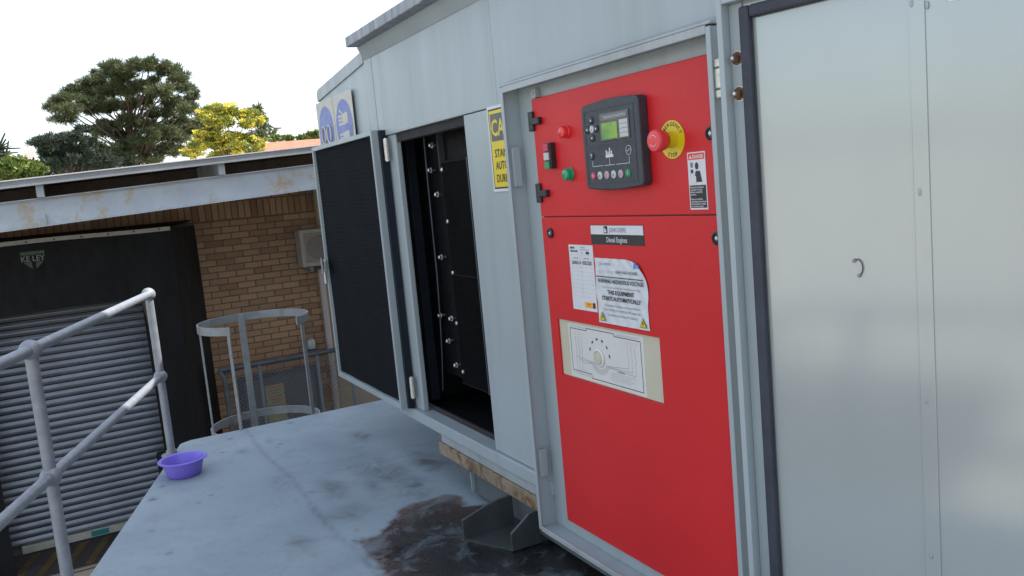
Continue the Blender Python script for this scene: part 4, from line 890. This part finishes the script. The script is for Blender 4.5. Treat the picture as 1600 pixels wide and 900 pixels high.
# right hand curtain with slanting inner edge
za, zb2 = zHb - .001, GZ
cp_ = [(SX - .025, bp(222, 475, SX)[1], za), (SX - .025, yR - .002, za), (SX - .025, yR - .002, zb2), (SX - .025, bp(258, 700, SX)[1] - .0, zb2)]
obj('side_curtain', MB().prism(cp_, (.02, 0, 0)), 'rubber', shl)
b0 = bp(246, 705, SX); b1 = bp(250, 790, SX); obj('dock_bumper', B(SX - .004, SX + .09, b0[1] - .02, b0[1] + .16, b1[2] - .25, b0[2]), 'rubber', shl, bevel=.03)
st1, st2 = bp(221, 470, SX + .006), bp(238, 545, SX + .006)
obj('yellow_stripe', MB().prism([(SX - .004, st1[1], st1[2]), (SX - .004, st1[1] + .085, st1[2] + .02), (SX - .004, st2[1] + .06, st2[2] - .2), (SX - .004, st2[1] + .05, st2[2] - .2)], (.004, 0, 0)), 'hazard', shl)
obj('side_curtain', B(SX - .025, SX - .005, -3.3, bp(0, 700, SX)[1] - .05, GZ, za), 'rubber', shl)
bt_ = MB(); ys = np.linspace(-3.3, yR + .005, 24)
for a, b_ in zip(ys, ys[1:]): bt_.box(SX + .0005, SX + .012, a, b_, zTp - .028 + .006 * math.sin(a * 3), zTp + .02 + .006 * math.sin(a * 3))
obj('batten', bt_, 'trim_white', shl)
for k in range(11): obj('batten_screw', MB().lathe([(.012, .0122), (.012, .016), (.006, .018)], (SX, yR - .12 - k * .28, zTp - .004), (1, 0, 0), 8), 'pipe_dark', shl)
obj('shelter_roof', MB().prism([(SX - .03, yR, zTp - .01), (SX - .03, -3.3, zTp - .01), (BX + .01, -3.3, zTp + .05), (BX + .01, yR + .33, zTp + .05)], (0, 0, .012)), 'rubber', shl)
eL, eR = bp(32, 396, SX + .004), bp(68, 391, SX + .004); ey0, ey1, ez = eL[1], eR[1], eL[2]
obj('emblem', MB().add([(SX + .003, ey0, ez - .03), (SX + .003, ey1, ez - .03), (SX + .003, ey1 + .01, ez + .01), (SX + .003, ey0 - .01, ez + .01)], [(0, 1, 2, 3)]), 'emblem_green', hd, recalc=False)
ym = (ey0 + ey1) / 2; obj('emblem', MB().add([(SX + .003, ym - .10, ez - .11), (SX + .003, ym - .02, ez - .11), (SX + .003, ym - .02, ez - .19)], [(0, 1, 2)]).add([(SX + .003, ym + .02, ez - .11), (SX + .003, ym + .10, ez - .11), (SX + .003, ym + .02, ez - .19)], [(0, 1, 2)]), 'emblem_green', hd, recalc=False)
lettering('KE LEY', (SX + .003, ym, ez - .10), UXB, UZV, .06, 'ink_soft', hd, .24, .02, 'CENTER')
# striped dock plate in front of the door
dp = thing('dock_plate', (-11.2, -1.5, GZ), 'dark dock plate with worn yellow hazard stripes below the roller door', 'dock plate')
obj('plate', MB().prism([(BX + .03, -2.9, GZ), (BX + .03, -2.9, zb_ - .10), (-10.75, -2.9, GZ + .02), (-10.75, -2.9, GZ)], (0, 2.3, 0)), 'soffit', dp)
for k in range(8):
    y_ = -2.7 + k * .26; zt2 = zb_ - .10
    f_ = lambda x: GZ + .02 + (x + 10.75) / (BX + .03 + 10.75) * (zt2 - GZ - .02) + .004
    xa, xb = BX + .10, -10.85; obj('hazard_stripe', MB().add([(xa, y_ + .22, f_(xa)), (xa, y_ + .32, f_(xa)), (xb, y_ + .08, f_(xb)), (xb, y_ - .02, f_(xb))], [(0, 1, 2, 3)]), 'hazard', dp)

# air conditioner, pipe, light, door, fence
AX = BX + .34
q0, q1 = bp(467, 360, AX), bp(500, 421, AX)
aw, ah = 0.52, q0[2] - q1[2]
ac = thing('air_conditioner', (BX + .2, q0[1] + aw / 2, q1[2]), 'beige air conditioner outdoor unit bracketed to the brick wall', 'air conditioner')
az0 = q0[2] - .50; ay0 = q0[1]
obj('casing', B(BX + .08, AX, ay0, ay0 + .66, az0, az0 + .50), 'ac', ac, bevel=.012)
gr = MB()
for k in range(17): gr.box(AX + .0005, AX + .006, ay0 + .05, ay0 + .43, az0 + .06 + k * .0235, az0 + .072 + k * .0235)
tag(obj('fan_grille', gr, 'ac_dark', ac), kind='stuff')
obj('fan_recess', MB().lathe([(.165, .0002), (.165, .003)], (AX, ay0 + .24, az0 + .25), (1, 0, 0), 28), 'ac_dark', ac)
obj('badge', MB().lathe([(.035, .0005), (.035, .004)], (AX, ay0 + .52, az0 + .42), (1, 0, 0), 18), 'blue', ac); obj('panel_line', B(AX + .0003, AX + .002, ay0 + .455, ay0 + .461, az0 + .03, az0 + .47), 'ac_dark', ac)
for s_ in (.08, .56): obj('bracket', B(BX + .001, AX + .03, ay0 + s_, ay0 + s_ + .05, az0 - .055, az0 - .0005), 'fence_post', ac)
pyy = bp(500, 440, BX + .12)[1]
tag(obj('drain_pipe', MB().tube([(BX + .12, pyy + .03, az0 - .06), (BX + .12, pyy + .03, -1.0), (BX + .12, pyy + .03, GZ + .0)], .042, 14), 'pvc', smooth=True), 'pale plastic drain pipe running down beneath the air conditioner', 'pipe')
ly, lz = bp(487, 540, BX + .12)[1:]
wl = thing('wall_light', (BX + .1, ly, lz - .1), 'small glass bulkhead light on the brick wall above the pipe rail', 'light')
obj('glass', MB().lathe([(.03, -.02), (.055, 0), (.06, .08), (.05, .12), (.02, .14)], (BX + .11, ly, lz - .04), (0, 0, 1), 16), 'glassy', wl, smooth=True); obj('base', B(BX + .0005, BX + .17, ly - .07, ly + .07, lz - .10, lz - .062), 'pipe_dark', wl, bevel=.006)
gd0, gd1 = bp(372, 592, BX + .05), bp(497, 577, BX + .05)
sd = thing('steel_door', (BX + .03, (gd0[1] + gd1[1]) / 2, GZ), 'grey steel door in the brick wall with a yellowed notice', 'door')
obj('door_leaf', B(BX + .0005, BX + .04, gd0[1] + .05, gd1[1] - .05, GZ, gd0[2] - .05), 'grey_door', sd, bevel=.003)
for a, b_, c_, d_ in ((gd0[1], gd0[1] + .0495, GZ, gd0[2]), (gd1[1] - .0495, gd1[1], GZ, gd0[2]), (gd0[1] + .05, gd1[1] - .05, gd0[2] - .0495, gd0[2])): obj('door_frame', B(BX + .0005, BX + .06, a, b_, c_, d_), 'pipe_dark', sd, bevel=.003)
n0, n1 = bp(414, 606, BX + .045), bp(452, 652, BX + .045)
nb = obj('notice', B(BX + .0402, BX + .044, n0[1], n1[1] - .02, n1[2] - .02, n0[2] + .02), 'notice', sd)
for k in range(9):
    z_ = n0[2] - .02 - k * .042; obj('notice_line', B(BX + .0441, BX + .0448, n0[1] + .03 + (k % 3) * .02, n1[1] - .05 - (k % 3) * .02, z_, z_ + .013), 'red_ink' if k % 4 == 0 else 'ink_soft', nb)
FXX = -11.2
f0, f1 = bp(342, 580, FXX), bp(530, 545, FXX); fz = (f0[2] + f1[2]) / 2
fc = thing('guard_fence', (FXX, (f0[1] + f1[1]) / 2, GZ), 'pipe framed chain link guard fence in front of the steel door', 'fence')
y1f = f1[1] + .9
obj('top_rail', MB().tube([(FXX, f0[1], fz), (FXX, y1f, fz)], .030, 12), 'pipe_dark', fc, smooth=True); obj('end_post', MB().tube([(FXX, f0[1], fz), (FXX + .0, f0[1] + .05, fz - .12), (FXX, f0[1] + .06, fz - .3), (FXX, f0[1] + .06, GZ)], .030, 12), 'pipe_dark', fc, smooth=True)
for px in (405, 452 + 45, 548): y_ = bp(px, 570, FXX)[1]; obj('post', MB().tube([(FXX, y_, GZ), (FXX, y_, fz)],   .024, 10), 'fence_post', fc, smooth=True)
y_ = f0[1] - .02; obj('return_rail', MB().tube([(FXX, y_ + .05, fz - .06), (BX + .1, y_ + .42, fz - .06)], .02, 10), 'pipe_dark', fc, smooth=True)
wm = MB(); pit = .055
for sgn in (1, -1):
    k = -80
    while k < 80:
        a = f0[1] + k * pit
        za_, zb3 = GZ + .05, fz - .03; ya, yb_ = a, a + sgn * (zb3 - za_) * .9
        lo_, hi_ = f0[1] + .06, y1f
        t0, t1 = 0.0, 1.0; d_ = yb_ - ya
        ta, tb = sorted(((lo_ - ya) / d_, (hi_ - ya) / d_)); t0, t1 = max(0, ta), min(1, tb)
        if t1 > t0 + .01:
            pA = np.array([FXX + sgn * .003, ya + d_ * t0, za_ + (zb3 - za_) * t0]); pB = np.array([FXX + sgn * .003, ya + d_ * t1, za_ + (zb3 - za_) * t1]); wm.tube([pA, pB], .0028, 3, False)
        k += 1
tag(obj('chain_link', wm, 'wire', fc, recalc=False), kind='stuff')

# unseen building and annex added behind the generator to shade slab and near handrail
wk = thing('shade_building', (2.0, 6.2, GZ), 'tall unseen building added behind the generator to cast shade', 'building')
WX0 = -2.75
obj('wall', B(WX0, 9.0, 2.4, 10.0, GZ, 6.9), 'house_wall', wk); obj('roof', MB().prism([(WX0 - .2, 2.2, 6.901), (WX0 - .2, 2.2, 7.0), (WX0 - .2, 6.2, 7.06), (WX0 - .2, 10.2, 7.0), (WX0 - .2, 10.2, 6.901)], (12.6, 0, 0)), 'tile_roof', wk); obj('shade_annex_wall', B(-7.4, WX0 - .005, 2.4, 8.0, GZ, 5.0), 'house_wall', wk); obj('shade_annex_roof', B(-7.5, WX0 - .205, 2.3, 8.0, 5.001, 5.1), 'fascia', wk)

# ================================================================== trees and far houses
def leaf_cloud(clumps, per, size, tri_w, up=0.3, tone_shift=0.0, sub=9):
    """clumps: (centre, (rx,ry,rz), weight); each clump is several flat tufts of many small faces."""
    V = []; T = []
    for c, r, w in clumps:
        for k_ in range(sub):
            n_ = max(6, int(per * w / sub)); d = RNG.normal(size=(n_, 3)); d /= np.linalg.norm(d, axis=1)[:, None]
            sc_ = RNG.normal(size=3); sc_ /= np.linalg.norm(sc_); cc_ = np.array(c) + sc_ * np.array(r) * RNG.uniform(.35, .95)
            rs_ = np.array(r) * RNG.uniform(.26, .52) * np.array([1, 1, .8])
            rad = RNG.uniform(0.1, 1.0, n_) ** 0.5; p_ = cc_ + d * rad[:, None] * rs_
            ax = d * 0.9 + RNG.normal(size=(n_, 3)) * 0.5 + np.array([0, 0, up]); ax /= np.linalg.norm(ax, axis=1)[:, None]
            sd_ = np.cross(ax, RNG.normal(size=(n_, 3))); sd_ /= np.linalg.norm(sd_, axis=1)[:, None] + 1e-9
            s_ = size * RNG.uniform(.6, 1.4, n_)[:, None]
            a = p_ - sd_ * s_ * tri_w; b_ = p_ + sd_ * s_ * tri_w; e = p_ + ax * s_ + sd_ * s_ * tri_w * .6; f_ = p_ + ax * s_ - sd_ * s_ * tri_w * .6
            V.append(np.stack([a, b_, e, f_], 1).reshape(-1, 3)); ct0 = RNG.uniform(-.2, .2)
            T.append(np.repeat(np.clip(RNG.normal(.5 + ct0 + tone_shift, .18, n_), 0, 1), 4))
    return np.concatenate(V), np.concatenate(T)
def cloud_obj(name, V, T, m, parent):
    n_ = len(V) // 4; org = np.array(BASE[parent.name]); me = bpy.data.meshes.new(name)
    me.vertices.add(len(V)); me.vertices.foreach_set('co', (V - org).astype(np.float32).ravel()); me.loops.add(len(V)); me.loops.foreach_set('vertex_index', np.arange(len(V), dtype=np.int32))
    me.polygons.add(n_); me.polygons.foreach_set('loop_start', np.arange(0, len(V), 4, dtype=np.int32)); me.update(calc_edges=True)
    at = me.attributes.new('tone', 'FLOAT', 'POINT'); at.data.foreach_set('value', T.astype(np.float32)); me.materials.append(M[m])
    o = bpy.data.objects.new(name, me); COL.objects.link(o); o.parent = parent; return o
def limb(p0, p1, r0, r1, sag=0.0, n=7):
    p0, p1 = np.array(p0, float), np.array(p1, float); pts = []; d = p1 - p0; L_ = np.linalg.norm(d)
    for k in range(n):
        t = k / (n - 1); pts.append(p0 + d * t + np.array([0, 0, sag * L_ * math.sin(math.pi * t)]) + (RNG.normal(size=3) * .02 * L_ if 0 < k < n - 1 else 0))
    return pts, list(np.linspace(r0, r1, n))
def make_tree(name, label, cat, base_px, dist, clump_px, per, size, tri_w, m, trunk_r, lean=0, group=None, depth=1.0, rscale=1.0, extra=None, up=.3, tfrac=.45, gz=GZ):
    b_ = far(*base_px, dist); base = np.array([b_[0], b_[1], gz]); k = dist / F_PX
    t = thing(name, base, label, cat, group); view = np.array([b_[0], b_[1], 0]) - np.array([CAM[0], CAM[1], 0]); view /= np.linalg.norm(view)
    cl = []; tops = []
    for (px, py, rx, rz) in clump_px:
        off = RNG.uniform(-1, 1) * depth; c = far(px, py, dist + off); s_ = k * rscale
        cl.append((c, (rx * s_, rx * s_, rz * s_), rx * rz / 300.0)); tops.append(c)
        if depth > .8 and (depth < 2 or RNG.random() < .6):
            off2 = RNG.uniform(-1, 1) * depth; c2 = far(px + RNG.uniform(-8, 8), py + RNG.uniform(-4, 7), dist + off2); cl.append((c2, (rx * s_ * .8, rx * s_ * .8, rz * s_ * .8), rx * rz / 600.0))
    hi = max(c[2] for c in tops); cenx = np.mean([c[:2] for c in tops], axis=0)
    trunk_top = np.array([cenx[0] * .6 + base[0] * .4, cenx[1] * .6 + base[1] * .4, base[2] + (hi - base[2]) * .88])
    mb = MB(); pts, rs = limb(base, trunk_top, trunk_r, trunk_r * .25, 0, 9); mb.tube(pts, rs, 10)
    for c in tops:
        f_ = np.clip((c[2] - base[2]) / (hi - base[2]) * .92 - .06, .12, .95); st_ = base + (trunk_top - base) * f_
        pts, rs = limb(st_, c, trunk_r * .22 * (1 - f_ * .5), trunk_r * .05, .05, 6); mb.tube(pts, rs, 5, False)
    obj('trunk', mb, 'bark', t, smooth=True)
    V, T = leaf_cloud(cl, per, size, tri_w, up); cloud_obj('crown', V, T, m, t)
    if extra:
        V, T = leaf_cloud([(c, tuple(np.array(r) * 1.05), w) for c, r, w in cl], extra[0], extra[1], .5, .5); cloud_obj('blossom', V, T, extra[2], t)
    return t
pine = [(170, 107, 20, 10), (205, 104, 18, 9), (226, 102, 16, 9), (190, 118, 22, 10), (258, 110, 16, 9), (280, 122, 14, 8), (290, 140, 15, 8), (297, 155, 12, 6), (145, 130, 22, 9), (122, 142, 20, 8), (100, 155, 18, 7), (85, 168, 14, 5), (105, 172, 20, 6), (100, 186, 18, 6), (128, 160, 20, 8), (150, 150, 20, 9), (172, 138, 22, 10), (200, 138, 22, 10), (228, 130, 20, 10), (250, 140, 20, 10), (270, 158, 20, 8), (288, 172, 14, 7), (150, 175, 18, 7), (175, 165, 20, 9), (200, 165, 18, 8), (222, 155, 18, 8), (250, 175, 22, 9), (280, 190, 22, 9), (298, 200, 16, 8), (200, 188, 18, 8), (170, 195, 18, 8), (150, 205, 18, 8), (185, 212, 20, 9), (225, 195, 18, 8), (250, 205, 22, 9), (275, 215, 22, 10), (180, 235, 22, 10), (205, 215, 18, 9), (232, 215, 18, 9), (195, 238, 18, 9), (220, 232, 20, 10), (262, 232, 24, 10), (320, 190, 14, 10), (315, 178, 10, 7), (150, 228, 16, 8), (200, 250, 20, 8), (235, 248, 20, 8), (170, 250, 18, 7), (262, 108, 8, 9), (238, 98, 7, 7), (150, 118, 8, 6), (303, 150, 8, 5)]
make_tree('pine_tree', 'large spreading dark green pine tree behind the brick building', 'tree', (206, 260), 44, pine, 3000, .17, .085, 'pine', .36, depth=2.6, up=.5)
low = [(70, 220, 18, 7), (58, 222, 12, 5), (92, 217, 18, 8), (118, 215, 14, 7), (140, 222, 12, 7), (90, 232, 22, 8), (115, 236, 20, 8), (75, 243, 14, 8), (100, 250, 22, 8), (130, 250, 22, 9), (150, 244, 18, 9), (125, 204, 8, 6), (170, 255, 20, 9), (85, 258, 20, 9), (120, 262, 30, 8)]
make_tree('pine_tree', 'low dark pine tree left of the large spreading pine', 'tree', (108, 275), 40, low, 2600, .15, .09, 'pine_dark', .22, depth=1.6, up=.4)
yel = [(318, 178, 14, 9), (340, 168, 16, 8), (358, 172, 16, 9), (375, 180, 14, 8), (392, 178, 14, 8), (405, 188, 10, 7), (330, 190, 16, 9), (350, 188, 12, 8), (385, 195, 14, 8), (335, 205, 16, 9), (320, 212, 18, 10), (355, 212, 16, 9), (375, 215, 14, 8), (340, 225, 20, 9), (310, 228, 18, 9), (370, 230, 18, 9), (395, 222, 12, 8), (408, 222, 10, 9), (398, 236, 16, 8), (300, 240, 14, 6), (350, 238, 20, 7)]
make_tree('flowering_tree', 'tree covered in bright yellow blossom right of the large pine', 'tree', (350, 260), 38, yel, 1500, .075, .34, 'leaf', .16, depth=1.2, extra=(900, .05, 'blossom'))
nf = [(404, 172, 3, 3), (404, 180, 6, 2.5), (406, 188, 9, 2.5), (408, 196, 13, 2.5), (410, 204, 16, 2.5), (412, 211, 19, 2.5), (412, 218, 20, 3)]
make_tree('norfolk_pine', 'pale distant conifer with tiered branches beyond the yellow tree', 'tree', (411, 240), 120, nf, 520, .8, .14, 'pine', .35, depth=.3, up=.4)
for pts, lab, bx_, dd in (([(430, 217, 10, 5), (445, 216, 11, 5), (452, 221, 8, 4)], 'small olive bush above the red tiled roof', (440, 240), 95), ([(475, 215, 10, 5), (488, 211, 12, 5), (500, 212, 14, 7), (515, 215, 14, 8), (468, 220, 8, 4), (490, 220, 14, 6)], 'rounded green tree behind the red tiled roof next to the canopy hood', (490, 240), 95)):
    make_tree('round_tree', lab, 'tree', bx_, dd, pts, 1400, .28, .3, 'shrub', .2, depth=.6)
make_tree('leafy_shrub', 'bright green leafy shrub at the left edge above the roof', 'shrub', (20, 300), 36, [(8, 258, 16, 10), (22, 255, 18, 9), (38, 258, 16, 9), (12, 274, 18, 9), (30, 276, 18, 9), (48, 268, 16, 11), (60, 266, 14, 12), (0, 268, 16, 10)], 900, .11, .35, 'shrub', .1, depth=.8)
make_tree('dark_hedge', 'dark green hedge between the shrub and the low pine', 'hedge', (60, 300), 42, [(55, 262, 14, 8), (72, 258, 14, 8), (84, 268, 14, 8), (60, 275, 16, 8), (160, 262, 16, 8), (200, 255, 18, 6)], 1000, .13, .3, 'pine_dark', .1, depth=.8)
make_tree('palm_tree', 'distant palm fronds at the left edge of the photo', 'palm', (-4, 260), 55, [(-3, 240, 8, 3), (2, 246, 7, 2), (-2, 234, 5, 2.5)], 200, .7, .08, 'pine_dark', .15, depth=.3)
def house(name, label, px0, px1, ptop, peave, dist, wm, ridge_frac=.5, chim=None):
    a = far(px0, peave, dist); b_ = far(px1, peave, dist); zt3 = far((px0 + px1) / 2, ptop, dist)[2]; ze = (a[2] + b_[2]) / 2
    d = (b_ - a); d[2] = 0; L_ = np.linalg.norm(d); d /= L_; n_ = np.array([-d[1], d[0], 0]); 
    if n_ @ np.array([CAM[0] - a[0], CAM[1] - a[1], 0]) > 0: n_ = -n_
    base = (a + b_) / 2; base[2] = GZ; t = thing(name, base, label, 'house'); dep = 7.0
    q = lambda u, w, z: np.array([a[0], a[1], 0]) + d * u + n_ * w + np.array([0, 0, z])
    obj('wall', MB().prism([q(0, 0, GZ), q(L_, 0, GZ), q(L_, dep, GZ), q(0, dep, GZ)], (0, 0, ze - GZ)), wm, t)
    rf = obj('roof', MB().prism([q(-.4, -.5, ze + .002), q(-.4, dep / 2, zt3), q(-.4, dep + .5, ze + .002)], tuple(d * (L_ + .8))), 'tile_roof', t)
    if chim: c = far(*chim[:2], dist + 3); obj('chimney', B(c[0] - .3, c[0] + .3, c[1] - .3, c[1] + .3, ze, c[2]), 'house_wall', rf)
    for k in range(3):
        u = L_ * (k + .5) / 3; w_ = obj('window', MB().prism([q(u - .6, -.03, ze - 1.8), q(u + .6, -.03, ze - 1.8), q(u + .6, -.03, ze - .6), q(u - .6, -.03, ze - .6)], tuple(n_ * .029)), 'glass', t)
    return t
house('house', 'house with red terracotta tiled roof beyond the yellow tree', 416, 560, 212, 233, 60, 'house_wall')
house('house', 'pink walled house behind the trees at far left', -60, 22, 250, 258, 60, 'pink_wall', chim=(45, 238))
house('house', 'pink walled house glimpsed under the pine branches', 95, 185, 243, 252, 62, 'pink_wall')
lp = far(398, 236, 50); ltp = far(397, 204, 50)
tag(obj('lamp_post', MB().tube([(lp[0], lp[1], GZ), (lp[0], lp[1], ltp[2])], .07, 8).box(lp[0] - .3, lp[0] - .05, lp[1] - .12, lp[1] + .12, ltp[2] - .9, ltp[2] - .1), 'pipe_dark'), 'thin dark post rising in front of the yellow blossom tree', 'post')
